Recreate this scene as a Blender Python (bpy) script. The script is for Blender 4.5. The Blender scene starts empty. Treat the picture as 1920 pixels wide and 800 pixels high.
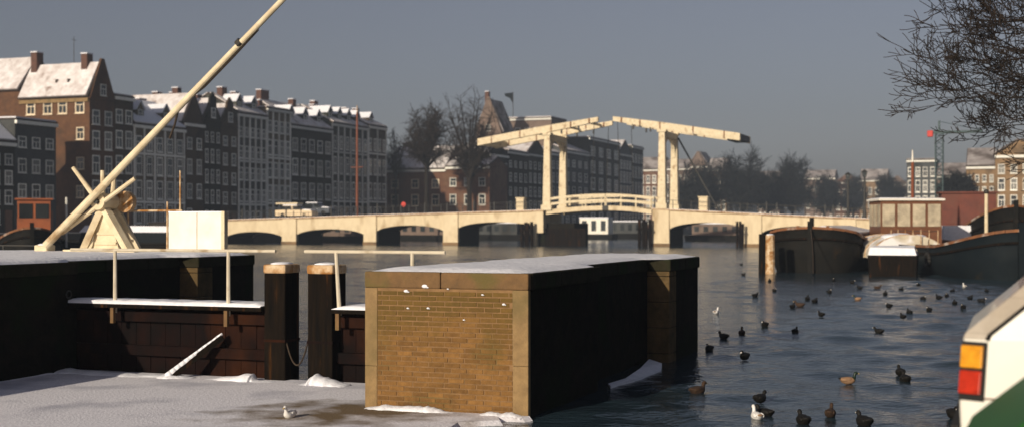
import bpy, math, random
import numpy as np
from mathutils import Vector, Matrix

S = bpy.context.scene
C = S.collection
R = math.radians
random.seed(7)

# ------------------------------------------------------------------ camera
F_PX, HORIZON, EYE = 2475.0, 421.0, 2.4          # focal length and horizon in photo pixels, eye above water
cam = bpy.data.cameras.new('camera')
cam.sensor_width = 36.0
cam.lens = 36.0 * F_PX / 1920.0
cam.shift_y = (HORIZON - 400.0) / 1920.0
cam.clip_start, cam.clip_end = 0.1, 5000.0
cam.dof.use_dof = True
cam.dof.focus_distance = 19.0
cam.dof.aperture_fstop = 1.5
camo = bpy.data.objects.new('camera', cam)
camo.location = (0, 0, EYE)
camo.rotation_euler = (R(90), 0, 0)
C.objects.link(camo)
S.camera = camo

# ------------------------------------------------------------------ sky, sun, exposure
SUN_EL = R(18)
SUN_H = Vector((-0.56, -0.83)).normalized()       # horizontal direction towards the sun (behind the camera, left)
world = bpy.data.worlds.new('World')
S.world = world
world.use_nodes = True
wn = world.node_tree.nodes
wl = world.node_tree.links
sky = wn.new('ShaderNodeTexSky')
sky.sky_type = 'NISHITA'
sky.sun_disc = False
sky.sun_elevation = SUN_EL
sky.sun_rotation = math.atan2(SUN_H.x, SUN_H.y)
sky.air_density = 1.0
sky.dust_density = 2.0
sky.ozone_density = 2.0
hs = wn.new('ShaderNodeHueSaturation')
hs.inputs['Saturation'].default_value = 0.60
wl.new(sky.outputs[0], hs.inputs['Color'])
bg = wn['Background']
bg.inputs['Strength'].default_value = 0.051
tint = wn.new('ShaderNodeMix')
tint.data_type = 'RGBA'
tint.blend_type = 'MULTIPLY'
tint.inputs['Factor'].default_value = 1.0
tint.inputs['B'].default_value = (1.0, 0.93, 1.01, 1)
wl.new(hs.outputs[0], tint.inputs['A'])
wl.new(tint.outputs['Result'], bg.inputs['Color'])
sl = bpy.data.lights.new('sun', 'SUN')
sl.energy = 4.6
sl.angle = R(0.6)
sl.color = (1.0, 0.87, 0.69)
so = bpy.data.objects.new('sun', sl)
sd = Vector((SUN_H.x * math.cos(SUN_EL), SUN_H.y * math.cos(SUN_EL), math.sin(SUN_EL)))
so.rotation_euler = sd.to_track_quat('Z', 'Y').to_euler()
so.location = (-40, -60, 40)
C.objects.link(so)
S.view_settings.view_transform = 'Standard'
S.view_settings.look = 'None'
S.view_settings.exposure = 0.0
S.view_settings.gamma = 1.0
S.view_settings.use_curve_mapping = False
S.cycles.use_denoising = True
S.cycles.max_bounces = 6
S.cycles.volume_bounces = 0

# ------------------------------------------------------------------ materials
def mat(name, c1, c2=None, rough=0.8, scale=3.0, bump=0.0, bscale=None, c3=None, s3=0.4, t3=(0.52, 0.66),
        rnd=0.0, metal=0.0, spec=0.3, stretch=(1, 1, 1), coat=0.0):
    """noise-mixed principled material: c1/c2 fine mottle, c3 large stains, rnd per-object brightness"""
    m = bpy.data.materials.new(name)
    m.use_nodes = True
    nt = m.node_tree
    N, L = nt.nodes, nt.links
    b = N['Principled BSDF']
    b.inputs['Roughness'].default_value = rough
    b.inputs['Metallic'].default_value = metal
    b.inputs['Specular IOR Level'].default_value = spec
    b.inputs['Coat Weight'].default_value = coat
    geo = N.new('ShaderNodeNewGeometry')
    mp = N.new('ShaderNodeMapping')
    mp.inputs['Scale'].default_value = stretch
    L.new(geo.outputs['Position'], mp.inputs['Vector'])
    n = N.new('ShaderNodeTexNoise')
    n.inputs['Scale'].default_value = scale
    n.inputs['Detail'].default_value = 6
    n.inputs['Roughness'].default_value = 0.65
    L.new(mp.outputs[0], n.inputs['Vector'])
    mx = N.new('ShaderNodeMix')
    mx.data_type = 'RGBA'
    mx.inputs['A'].default_value = (*c1, 1)
    mx.inputs['B'].default_value = (*(c2 or c1), 1)
    rp = N.new('ShaderNodeMapRange')
    rp.inputs['From Min'].default_value = 0.35
    rp.inputs['From Max'].default_value = 0.65
    L.new(n.outputs['Fac'], rp.inputs['Value'])
    L.new(rp.outputs[0], mx.inputs['Factor'])
    col = mx.outputs['Result']
    if c3:
        n3 = N.new('ShaderNodeTexNoise')
        n3.inputs['Scale'].default_value = s3
        n3.inputs['Detail'].default_value = 5
        L.new(mp.outputs[0], n3.inputs['Vector'])
        r3 = N.new('ShaderNodeMapRange')
        r3.inputs['From Min'].default_value = t3[0]
        r3.inputs['From Max'].default_value = t3[1]
        L.new(n3.outputs['Fac'], r3.inputs['Value'])
        m3 = N.new('ShaderNodeMix')
        m3.data_type = 'RGBA'
        L.new(r3.outputs[0], m3.inputs['Factor'])
        L.new(col, m3.inputs['A'])
        m3.inputs['B'].default_value = (*c3, 1)
        col = m3.outputs['Result']
    if rnd:
        oi = N.new('ShaderNodeObjectInfo')
        rr = N.new('ShaderNodeMapRange')
        rr.inputs['To Min'].default_value = 1 - rnd
        rr.inputs['To Max'].default_value = 1 + rnd
        L.new(oi.outputs['Random'], rr.inputs['Value'])
        h = N.new('ShaderNodeHueSaturation')
        L.new(rr.outputs[0], h.inputs['Value'])
        L.new(col, h.inputs['Color'])
        col = h.outputs[0]
    L.new(col, b.inputs['Base Color'])
    if bump:
        nb = N.new('ShaderNodeTexNoise')
        nb.inputs['Scale'].default_value = bscale or scale * 3
        nb.inputs['Detail'].default_value = 5
        L.new(mp.outputs[0], nb.inputs['Vector'])
        bp = N.new('ShaderNodeBump')
        bp.inputs['Strength'].default_value = 0.7
        bp.inputs['Distance'].default_value = bump
        L.new(nb.outputs['Fac'], bp.inputs['Height'])
        L.new(bp.outputs[0], b.inputs['Normal'])
    return m

M = {}
M['snow'] = mat('snow', (.84, .85, .90), (.72, .73, .78), rough=.9, scale=6, bump=.02, bscale=14)
M['roof_snow'] = mat('roof_snow', (.80, .78, .78), (.52, .46, .44), rough=.9, scale=.9, bump=.05, bscale=4, c3=(.26, .19, .16), s3=.55, t3=(.60, .72))
M['stone'] = mat('stone', (.29, .19, .085), (.20, .13, .06), rough=.9, scale=5, bump=.012, bscale=22, c3=(.15, .11, .045), s3=1.3, t3=(.5, .7))
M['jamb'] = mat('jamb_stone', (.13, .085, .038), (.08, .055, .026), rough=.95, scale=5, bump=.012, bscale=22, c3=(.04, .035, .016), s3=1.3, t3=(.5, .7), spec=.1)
M['coping'] = mat('coping_stone', (.185, .105, .044), (.125, .074, .034), rough=.9, scale=5, bump=.012, bscale=22, c3=(.12, .09, .03), s3=1.6)
M['mortar'] = mat('mortar', (.25, .145, .065), (.17, .10, .045), rough=.95, scale=9, bump=.004, bscale=40, c3=(.13, .095, .03), s3=1.1, t3=(.55, .7))
M['shaded_brick'] = mat('shaded_brick', (.016, .013, .009), (.008, .008, .006), rough=.95, scale=4, bump=.02, bscale=9, c3=(.010, .015, .006), s3=.8, spec=.03)  # near-black brick: the shade of unlit faces put into the colour
M['shaded_coping'] = mat('shaded_coping_stone', (.030, .026, .016), (.018, .018, .010), rough=.95, scale=5, bump=.012, bscale=22, c3=(.02, .028, .010), s3=1.6, spec=.05)  # shaded copy of the coping stone, shade of the side edges in its colour
M['cream'] = mat('cream_paint', (.70, .59, .40), (.60, .49, .32), rough=.75, scale=1.4, stretch=(1, 1, .45), c3=(.36, .26, .14), s3=.8, t3=(.56, .76), bump=.01, bscale=3)
M['cream_wood'] = mat('cream_wood', (.74, .64, .45), (.58, .48, .31), rough=.65, scale=3.2, c3=(.34, .23, .12), s3=1.7, t3=(.60, .72), bump=.008, bscale=12)
M['white'] = mat('white_paint', (.80, .78, .70), (.74, .70, .60), rough=.5, scale=3, c3=(.60, .50, .34), s3=1.5, t3=(.64, .8))
M['gate_rust'] = mat('gate_rust', (.013, .006, .005), (.006, .005, .005), rough=.95, scale=3, bump=.01, c3=(.040, .014, .006), s3=1.1, t3=(.53, .75), stretch=(1, 1, .6), spec=.05)
M['tar'] = mat('tarred_wood', (.012, .008, .005), (.005, .0045, .004), rough=.9, scale=5, stretch=(3, 3, .25), c3=(.07, .028, .008), s3=2.6, t3=(.60, .74), bump=.01, spec=.05)
M['worn_wood'] = mat('worn_wood', (.62, .50, .34), (.42, .23, .09), rough=.85, scale=7, c3=(.30, .14, .04), s3=4, t3=(.5, .6))
M['iron'] = mat('iron', (.020, .022, .022), (.03, .026, .02), rough=.6, scale=4, spec=.4)
M['rope'] = mat('rope', (.06, .045, .03), (.03, .02, .015), rough=.95, scale=40)
M['frame'] = mat('window_paint', (.82, .81, .74), (.72, .71, .64), rough=.6, scale=2, rnd=.2)
M['frame_bright'] = mat('window_paint_cream', (.78, .66, .48), (.66, .54, .38), rough=.6, scale=2, rnd=.12)
M['glass'] = mat('window_glass', (.02, .025, .028), (.035, .04, .04), rough=.12, scale=.6, spec=.5, rnd=.5)
M['brown_brick'] = mat('brown_brick', (.13, .062, .028), (.085, .040, .020), rough=.9, scale=2, bump=.02, c3=(.065, .036, .02), s3=.4)
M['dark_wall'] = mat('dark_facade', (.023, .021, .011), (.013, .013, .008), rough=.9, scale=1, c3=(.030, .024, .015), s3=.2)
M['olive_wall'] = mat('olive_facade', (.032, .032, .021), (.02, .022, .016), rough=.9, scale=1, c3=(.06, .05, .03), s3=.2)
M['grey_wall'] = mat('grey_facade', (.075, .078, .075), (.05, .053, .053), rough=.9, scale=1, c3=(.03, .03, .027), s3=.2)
M['red_wall'] = mat('reddish_facade', (.15, .07, .04), (.10, .05, .03), rough=.9, scale=1, c3=(.17, .10, .06), s3=.3)
M['ochre_wall'] = mat('ochre_facade', (.25, .16, .08), (.18, .115, .06), rough=.9, scale=1, c3=(.10, .07, .04), s3=.25)
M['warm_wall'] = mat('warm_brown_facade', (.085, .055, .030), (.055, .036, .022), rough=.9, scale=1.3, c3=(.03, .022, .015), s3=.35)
M['tan_wall'] = mat('tan_facade', (.16, .125, .08), (.11, .085, .055), rough=.9, scale=1.1, c3=(.06, .045, .03), s3=.3)
M['plaster'] = mat('grey_plaster', (.085, .085, .068), (.055, .055, .045), rough=.9, scale=1, c3=(.03, .03, .025), s3=.3)
M['dull_snow'] = mat('patchy_snow', (.40, .37, .36), (.20, .17, .16), rough=.9, scale=.5, c3=(.10, .08, .07), s3=.3, t3=(.5, .65))
M['canvas'] = mat('pale_canvas', (.62, .55, .42), (.50, .44, .33), rough=.9, scale=2, bump=.03, bscale=3, c3=(.80, .79, .78), s3=.9, t3=(.5, .6))
M['pink_wall'] = mat('pale_facade', (.19, .14, .11), (.14, .10, .08), rough=.9, scale=1, c3=(.08, .06, .05), s3=.25)
M['slate'] = mat('roof_tile', (.07, .05, .04), (.045, .035, .03), rough=.85, scale=2, bump=.03)
M['chimney'] = mat('chimney_brick', (.13, .06, .04), (.08, .045, .035), rough=.9, scale=3)
M['bark'] = mat('bark', (.022, .016, .011), (.012, .010, .008), rough=.95, scale=5, bump=.02)
M['twig'] = mat('twig', (.030, .020, .014), (.016, .012, .009), rough=.95, scale=2)
M['far_twig'] = mat('far_twig', (.012, .014, .014), (.008, .010, .010), rough=.95, scale=2)
M['asphalt'] = mat('quay_paving', (.11, .10, .10), (.30, .30, .31), rough=.9, scale=.8, bump=.02)
M['land'] = mat('land', (.07, .065, .06), (.22, .22, .22), rough=.95, scale=.3)
M['quay_wall'] = mat('quay_wall', (.06, .045, .03), (.035, .028, .02), rough=.9, scale=1.5, bump=.03)
M['hull'] = mat('black_hull', (.006, .006, .005), (.010, .009, .007), rough=.7, scale=1.5, c3=(.03, .018, .008), s3=1.2, t3=(.64, .78), spec=.1)
M['hull_blue'] = mat('blue_black_hull', (.005, .009, .012), (.008, .012, .014), rough=.7, scale=1.5, c3=(.025, .02, .012), s3=1.1, t3=(.64, .78), spec=.1)
M['rust_trim'] = mat('rust_trim', (.24, .10, .04), (.15, .065, .03), rough=.8, scale=3, c3=(.45, .38, .32), s3=1.2, t3=(.55, .65))
M['red_paint'] = mat('red_brown_paint', (.15, .040, .024), (.10, .03, .02), rough=.6, scale=2, c3=(.12, .04, .025), s3=.9)
M['orange_paint'] = mat('orange_paint', (.36, .11, .04), (.26, .08, .035), rough=.7, scale=2, c3=(.16, .06, .03), s3=1)
M['varnish'] = mat('varnished_wood', (.16, .065, .03), (.11, .045, .02), rough=.5, scale=3)
M['curtain_pane'] = mat('curtained_pane', (.56, .48, .34), (.30, .26, .19), rough=.25, scale=1.8, spec=.5)
M['drape_pane'] = mat('draped_pane', (.20, .19, .16), (.12, .12, .11), rough=.3, scale=.8, spec=.5, rnd=.4)
M['worn_white'] = mat('worn_white_paint', (.62, .56, .44), (.50, .44, .33), rough=.7, scale=4, c3=(.30, .22, .13), s3=3, t3=(.6, .72))
M['mast_wood'] = mat('mast_wood', (.22, .065, .028), (.16, .05, .024), rough=.6, scale=3)
M['teal'] = mat('teal_steel', (.05, .085, .085), (.035, .06, .065), rough=.6, scale=2)
M['red'] = mat('signal_red', (.55, .035, .02), (.45, .03, .02), rough=.5, scale=3)
M['car_white'] = mat('white_car_paint', (.82, .80, .72), (.80, .78, .70), rough=.25, scale=2, spec=.5, coat=.4, c3=(.50, .42, .32), s3=2.2, t3=(.58, .78))
M['car_green'] = mat('green_car_paint', (.022, .115, .020), (.018, .10, .018), rough=.5, scale=2, spec=.25)
M['grey_paint'] = mat('grey_beige_paint', (.44, .38, .30), (.36, .31, .25), rough=.6, scale=5, c3=(.52, .47, .40), s3=2)  # mottled grey-beige, duller than the white body
M['car_cream'] = mat('cream_car_paint', (.72, .58, .38), (.66, .52, .34), rough=.35, scale=2, spec=.5)
M['car_blue'] = mat('blue_car_paint', (.04, .055, .075), (.05, .06, .08), rough=.35, scale=2, spec=.5)
M['rubber'] = mat('black_rubber', (.014, .013, .012), (.02, .018, .016), rough=.7, scale=5)
M['chrome'] = mat('chrome', (.6, .6, .58), (.5, .5, .48), rough=.25, scale=4, metal=1.0)
M['feather_dark'] = mat('dark_feathers', (.0045, .0045, .004), (.008, .0065, .005), rough=.7, scale=30)
M['feather_brown'] = mat('brown_feathers', (.055, .030, .017), (.03, .018, .011), rough=.8, scale=40)
M['feather_grey'] = mat('grey_feathers', (.30, .18, .10), (.20, .12, .07), rough=.8, scale=40)
M['feather_white'] = mat('white_feathers', (.80, .78, .74), (.66, .64, .62), rough=.8, scale=30)
M['feather_green'] = mat('bottle_green_head', (.010, .028, .016), (.014, .02, .012), rough=.4, scale=30)
M['bill'] = mat('bill', (.5, .36, .10), (.42, .28, .08), rough=.5, scale=30)
M['bill_white'] = mat('white_bill', (.8, .76, .7), (.7, .66, .6), rough=.5, scale=30)

def lens(name, c, rough=.22):
    m = mat(name, c, tuple(k * .7 for k in c), rough=rough, scale=24, spec=.5, c3=tuple(k * .5 for k in c), s3=9, t3=(.55, .75))
    N, L = m.node_tree.nodes, m.node_tree.links
    geo = N.new('ShaderNodeNewGeometry')
    wv = N.new('ShaderNodeTexWave')                   # moulded ribs of the lens
    wv.bands_direction = 'Z'
    wv.inputs['Scale'].default_value = 22
    L.new(geo.outputs['Position'], wv.inputs['Vector'])
    bp = N.new('ShaderNodeBump')
    bp.inputs['Strength'].default_value = .6
    bp.inputs['Distance'].default_value = .004
    L.new(wv.outputs['Fac'], bp.inputs['Height'])
    L.new(bp.outputs[0], N['Principled BSDF'].inputs['Normal'])
    return m
M['amber'] = lens('amber_lens', (.85, .36, .02))
M['red_lens'] = lens('red_lens', (.55, .035, .012))

def make_brick_mat():
    m = mat('brick', (.21, .107, .030), (.15, .075, .021), rough=.9, scale=14, bump=.005, bscale=50, rnd=.22, c3=(.085, .046, .016), s3=2.4, t3=(.56, .72))
    nt = m.node_tree
    N, L = nt.nodes, nt.links
    b = N['Principled BSDF']
    src = b.inputs['Base Color'].links[0].from_socket
    geo = N.new('ShaderNodeNewGeometry')
    sp = N.new('ShaderNodeSeparateXYZ')
    L.new(geo.outputs['Position'], sp.inputs[0])
    n = N.new('ShaderNodeTexNoise')
    n.inputs['Scale'].default_value = 2.2
    n.inputs['Detail'].default_value = 5
    L.new(geo.outputs['Position'], n.inputs['Vector'])
    ad = N.new('ShaderNodeMath')                 # algae thickest under the coping
    ad.operation = 'MULTIPLY_ADD'
    ad.inputs[1].default_value = 1.5
    L.new(n.outputs['Fac'], ad.inputs[0])
    L.new(sp.outputs['Z'], ad.inputs[2])
    r = N.new('ShaderNodeMapRange')
    r.inputs['From Min'].default_value = 1.52
    r.inputs['From Max'].default_value = 2.05
    r.inputs['To Max'].default_value = .62
    L.new(ad.outputs[0], r.inputs['Value'])
    mx = N.new('ShaderNodeMix')
    mx.data_type = 'RGBA'
    L.new(r.outputs[0], mx.inputs['Factor'])
    L.new(src, mx.inputs['A'])
    mx.inputs['B'].default_value = (.085, .060, .011, 1)
    L.new(mx.outputs['Result'], b.inputs['Base Color'])
    return m
M['brick'] = make_brick_mat()

def make_water():
    m = bpy.data.materials.new('river_water')
    m.use_nodes = True
    N, L = m.node_tree.nodes, m.node_tree.links
    b = N['Principled BSDF']
    b.inputs['Base Color'].default_value = (.020, .036, .048, 1)
    b.inputs['Roughness'].default_value = .12
    b.inputs['IOR'].default_value = 1.33
    geo = N.new('ShaderNodeNewGeometry')
    hsum = None
    for sc, st, rot, w in ((2.6, (1, 1.5, 1), 12, .040), (7.0, (1, 1.4, 1), -18, .022)):
        mp = N.new('ShaderNodeMapping')
        mp.inputs['Scale'].default_value = st
        mp.inputs['Rotation'].default_value = (0, 0, R(rot))
        L.new(geo.outputs['Position'], mp.inputs['Vector'])
        n = N.new('ShaderNodeTexNoise')
        n.inputs['Scale'].default_value = sc
        n.inputs['Detail'].default_value = 3
        L.new(mp.outputs[0], n.inputs['Vector'])
        ml = N.new('ShaderNodeMath')
        ml.operation = 'MULTIPLY'
        ml.inputs[1].default_value = w
        L.new(n.outputs['Fac'], ml.inputs[0])
        if hsum is None:
            hsum = ml.outputs[0]
        else:
            ad = N.new('ShaderNodeMath')
            L.new(hsum, ad.inputs[0])
            L.new(ml.outputs[0], ad.inputs[1])
            hsum = ad.outputs[0]
    # calm lanes: ripple strength varies over the surface
    nl = N.new('ShaderNodeTexNoise')
    nl.inputs['Scale'].default_value = .11
    nl.inputs['Detail'].default_value = 4
    L.new(geo.outputs['Position'], nl.inputs['Vector'])
    rl = N.new('ShaderNodeMapRange')
    rl.inputs['From Min'].default_value = .38
    rl.inputs['From Max'].default_value = .62
    rl.inputs['To Min'].default_value = .55
    rl.inputs['To Max'].default_value = 1.0
    L.new(nl.outputs['Fac'], rl.inputs['Value'])
    bp = N.new('ShaderNodeBump')
    bp.inputs['Distance'].default_value = 1.0
    L.new(rl.outputs[0], bp.inputs['Strength'])
    L.new(hsum, bp.inputs['Height'])
    L.new(bp.outputs[0], b.inputs['Normal'])
    return m
M['water'] = make_water()

def make_ice():
    m = mat('snowy_ice', (.88, .87, .92), (.66, .65, .70), rough=.85, scale=22, bump=.014, bscale=30, c3=(.50, .50, .56), s3=.9, t3=(.50, .70))
    N, L = m.node_tree.nodes, m.node_tree.links
    b = N['Principled BSDF']
    src = b.inputs['Base Color'].links[0].from_socket
    geo = N.new('ShaderNodeNewGeometry')
    mp = N.new('ShaderNodeMapping')                   # wet brown slush where the melt collects by the pier
    mp.inputs['Location'].default_value = (2.0, -16.55, 0)
    L.new(geo.outputs['Position'], mp.inputs['Vector'])
    sc = N.new('ShaderNodeVectorMath')
    sc.operation = 'MULTIPLY'
    sc.inputs[1].default_value = (.52, .66, 0)
    L.new(mp.outputs[0], sc.inputs[0])
    ln = N.new('ShaderNodeVectorMath')
    ln.operation = 'LENGTH'
    L.new(sc.outputs[0], ln.inputs[0])
    n = N.new('ShaderNodeTexNoise')
    n.inputs['Scale'].default_value = 1.7
    n.inputs['Detail'].default_value = 6
    L.new(geo.outputs['Position'], n.inputs['Vector'])
    ma = N.new('ShaderNodeMath')
    ma.operation = 'MULTIPLY_ADD'
    ma.inputs[1].default_value = 2.6
    L.new(n.outputs['Fac'], ma.inputs[0])
    L.new(ln.outputs['Value'], ma.inputs[2])
    r = N.new('ShaderNodeMapRange')
    r.inputs['From Min'].default_value = 1.45
    r.inputs['From Max'].default_value = 2.3
    r.inputs['To Min'].default_value = 1.0
    r.inputs['To Max'].default_value = 0.0
    L.new(ma.outputs[0], r.inputs['Value'])
    mx = N.new('ShaderNodeMix')
    mx.data_type = 'RGBA'
    L.new(r.outputs[0], mx.inputs['Factor'])
    L.new(src, mx.inputs['A'])
    mx.inputs['B'].default_value = (.16, .115, .065, 1)
    L.new(mx.outputs['Result'], b.inputs['Base Color'])
    return m
M['ice'] = make_ice()

# ------------------------------------------------------------------ mesh helpers
BASE = {}

class MB:
    def __init__(self):
        self.v, self.f, self.mi = [], [], []

    def add(self, vs, fs, mi=0):
        o = len(self.v)
        self.v += [tuple(p) for p in vs]
        for f in fs:
            self.f.append(tuple(i + o for i in f))
            self.mi.append(mi)
        return self

    def hexa(self, b, t, mi=0):                      # four bottom, four top corners
        return self.add(list(b) + list(t), [(3, 2, 1, 0), (4, 5, 6, 7), (0, 1, 5, 4), (1, 2, 6, 5), (2, 3, 7, 6), (3, 0, 4, 7)], mi)

    def box(self, x0, x1, y0, y1, z0, z1, mi=0):
        return self.hexa([(x0, y0, z0), (x1, y0, z0), (x1, y1, z0), (x0, y1, z0)],
                         [(x0, y0, z1), (x1, y0, z1), (x1, y1, z1), (x0, y1, z1)], mi)

    def slab(self, q, th, mi=0):                     # quad extruded along its normal
        q = [Vector(p) for p in q]
        n = (q[1] - q[0]).cross(q[3] - q[0]).normalized() * th
        return self.hexa(q, [p + n for p in q], mi)

    def prism(self, pts, axis, a0, a1, mi=0):        # 2-D outline extruded along an axis
        def P(p, a):
            return {'x': (a, p[0], p[1]), 'y': (p[0], a, p[1]), 'z': (p[0], p[1], a)}[axis]
        n = len(pts)
        vs = [P(p, a0) for p in pts] + [P(p, a1) for p in pts]
        fs = [tuple(range(n))[::-1], tuple(range(n, 2 * n))]
        fs += [(i, (i + 1) % n, (i + 1) % n + n, i + n) for i in range(n)]
        return self.add(vs, fs, mi)

    def tube(self, p0, p1, r0, r1=None, n=8, mi=0, caps=True):
        p0, p1 = Vector(p0), Vector(p1)
        r1 = r0 if r1 is None else r1
        d = p1 - p0
        if d.length < 1e-6:
            return self
        d.normalize()
        a = d.orthogonal().normalized()
        b = d.cross(a)
        vs = []
        for p, r in ((p0, r0), (p1, r1)):
            for i in range(n):
                t = 2 * math.pi * i / n + math.pi / n
                vs.append(p + a * (math.cos(t) * r) + b * (math.sin(t) * r))
        fs = [(i, (i + 1) % n, (i + 1) % n + n, i + n) for i in range(n)]
        if caps:
            fs += [tuple(range(n))[::-1], tuple(range(n, 2 * n))]
        return self.add(vs, fs, mi)

    def beam(self, p0, p1, w, h, mi=0):              # square bar, h measured upwards
        p0, p1 = Vector(p0), Vector(p1)
        d = (p1 - p0).normalized()
        up = Vector((0, 0, 1))
        if abs(d.z) > .95:
            up = Vector((0, 1, 0))
        s = d.cross(up).normalized()
        u = s.cross(d).normalized()
        def ring(p):
            return [p - s * w / 2 - u * h / 2, p + s * w / 2 - u * h / 2, p + s * w / 2 + u * h / 2, p - s * w / 2 + u * h / 2]
        return self.add(ring(p0) + ring(p1), [(0, 1, 2, 3), (7, 6, 5, 4), (1, 0, 4, 5), (2, 1, 5, 6), (3, 2, 6, 7), (0, 3, 7, 4)], mi)

    def path(self, pts, r, n=6, mi=0):
        for i in range(len(pts) - 1):
            self.tube(pts[i], pts[i + 1], r, r, n, mi)
        return self

    def sphere(self, c, r, n=8, m=6, sq=(1, 1, 1), mi=0):
        vs, fs = [], []
        for j in range(m + 1):
            ph = math.pi * j / m
            for i in range(n):
                th = 2 * math.pi * i / n
                vs.append((c[0] + r * sq[0] * math.sin(ph) * math.cos(th), c[1] + r * sq[1] * math.sin(ph) * math.sin(th), c[2] - r * sq[2] * math.cos(ph)))
        for j in range(m):
            for i in range(n):
                fs.append((j * n + i, j * n + (i + 1) % n, (j + 1) * n + (i + 1) % n, (j + 1) * n + i))
        return self.add(vs, fs, mi)

    def mesh(self, name, mats, smooth=False, fixn=True):
        me = bpy.data.meshes.new(name)
        me.from_pydata(self.v, [], self.f)
        if not isinstance(mats, (list, tuple)):
            mats = [mats]
        for m in mats:
            me.materials.append(M[m])
        if len(mats) > 1:
            me.polygons.foreach_set('material_index', self.mi)
        if smooth:
            me.polygons.foreach_set('use_smooth', [True] * len(self.f))
        if fixn:
            import bmesh
            bm = bmesh.new()
            bm.from_mesh(me)
            bmesh.ops.remove_doubles(bm, verts=bm.verts, dist=1e-5) if smooth else None
            bmesh.ops.recalc_face_normals(bm, faces=bm.faces)
            bm.to_mesh(me)
            bm.free()
        me.update()
        return me

    def build(self, name, mats, parent=None, smooth=False, fixn=True):
        o = bpy.data.objects.new(name, self.mesh(name, mats, smooth, fixn))
        C.objects.link(o)
        if parent is not None:
            o.parent = parent
        return o

def box(name, m, parent, *a):
    return MB().box(*a).build(name, m, parent)

def bevel(o, w, seg=2):
    md = o.modifiers.new('bevel', 'BEVEL')
    md.width, md.segments, md.limit_method = w, seg, 'ANGLE'
    return o

def thing(name, label, cat, loc=(0, 0, 0), rz=0.0, group=None):
    o = bpy.data.objects.new(name, None)
    o.empty_display_size = .3
    C.objects.link(o)
    o.location = loc
    o.rotation_euler = (0, 0, rz)
    return tag(o, label, cat, group)

def tag(o, label, cat, group=None):
    o['label'], o['category'] = label, cat
    if group:
        o['group'] = group
    return o

def struct(o, kind='structure'):
    o['kind'] = kind
    return o

# ------------------------------------------------------------------ frames: river axis turned 20.8 degrees to the view
TH = -math.atan(0.38)
AX = Vector((math.sin(-TH), math.cos(TH)))       # along the river, away
RX = Vector((math.cos(TH), math.sin(TH)))        # across the river, right

class Frame:
    def __init__(self, ox, oy):
        self.o = Vector((ox, oy))
    def world(self, x, y):
        return self.o + RX * x + AX * y
    def lx(self, px, y):                          # local x of a photo column on the plane local y
        s = (px - 960) / F_PX
        return (s * (self.o.y + y * AX.y) - self.o.x - y * AX.x) / (RX.x - s * RX.y)
    def ly(self, px, x):                          # local y of a photo column on the plane local x
        s = (px - 960) / F_PX
        return (s * (self.o.y + x * RX.y) - self.o.x - x * RX.x) / (AX.x - s * AX.y)
    def z(self, py, x, y):
        return EYE - (py - HORIZON) / F_PX * self.world(x, y).y
    def pt(self, px, py, y):
        x = self.lx(px, y)
        return Vector((x, y, self.z(py, x, y)))
    def thing(self, name, label, cat, x=0, y=0, z=0, group=None, drz=0.0):
        w = self.world(x, y)
        return thing(name, label, cat, (w.x, w.y, z), TH + drz, group)

LK = Frame(0.2, 16.3)                              # origin: front right corner of the brick pier
BR = Frame(10.5, 149.0)                            # origin: middle of the drawbridge, near side

def ground(px, py, z=0.0):                         # photo pixel to a point on a level plane
    Y = F_PX * (EYE - z) / (py - HORIZON)
    return Vector(((px - 960) / F_PX * Y, Y, z))

# ================================================================== SETTING
def make_river():
    rng = np.random.default_rng(4)
    waves = []
    for k in range(34):
        lam = .55 * (4.5 / .55) ** rng.random()
        a = math.radians(rng.normal(75, 38))
        waves.append((2 * math.pi / lam * math.cos(a), 2 * math.pi / lam * math.sin(a), lam * .0052 * (1.25 if lam < 1.6 else .7), rng.random() * 6.283))
    V, Fc = [], []
    off = 0
    for x0, x1, y0, y1, st, lmin in ((-24, 30, 9.0, 66, .17, 0), (-75, 62, 66, 215, .42, 1.0)):
        nx, ny = int((x1 - x0) / st), int((y1 - y0) / st)
        X, Y = np.meshgrid(np.linspace(x0, x1, nx + 1), np.linspace(y0, y1, ny + 1))
        Z = np.zeros_like(X)
        for kx, ky, am, ph in waves:
            if 2 * math.pi / math.hypot(kx, ky) >= lmin:
                Z += am * np.sin(kx * X + ky * Y + ph)
        gust = .72 + .28 * np.sin(.11 * X + .05 * Y + 1) * np.sin(.04 * X - .16 * Y)
        lxx = (X - .2) * RX.x + (Y - 16.3) * RX.y             # sheltered water inside the lock
        Z *= (1.8 if lmin else .95)
        Z *= gust * np.clip((lxx + .1) / .8, .22, 1)
        V.append(np.stack([X.ravel(), Y.ravel(), Z.ravel()], 1))
        i = np.arange(ny)[:, None] * (nx + 1) + np.arange(nx)[None, :]
        i = i.ravel() + off
        Fc.append(np.stack([i, i + 1, i + nx + 2, i + nx + 1], 1))
        off += (nx + 1) * (ny + 1)
    V.append(np.array([(-900, -60, -.12), (900, -60, -.12), (900, 900, -.12), (-900, 900, -.12)], float))
    Fc.append(np.array([(off, off + 1, off + 2, off + 3)]))
    V, Fc = np.concatenate(V), np.concatenate(Fc)
    me = bpy.data.meshes.new('water')
    me.vertices.add(len(V))
    me.vertices.foreach_set('co', V.astype(np.float32).ravel())
    me.loops.add(Fc.size)
    me.loops.foreach_set('vertex_index', Fc.astype(np.int32).ravel())
    me.polygons.add(len(Fc))
    me.polygons.foreach_set('loop_start', np.arange(0, Fc.size, 4, dtype=np.int32))
    me.polygons.foreach_set('use_smooth', np.ones(len(Fc), bool))
    me.update(calc_edges=True)
    me.materials.append(M['water'])
    o = bpy.data.objects.new('water', me)
    C.objects.link(o)
    return struct(o)
make_river()

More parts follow.
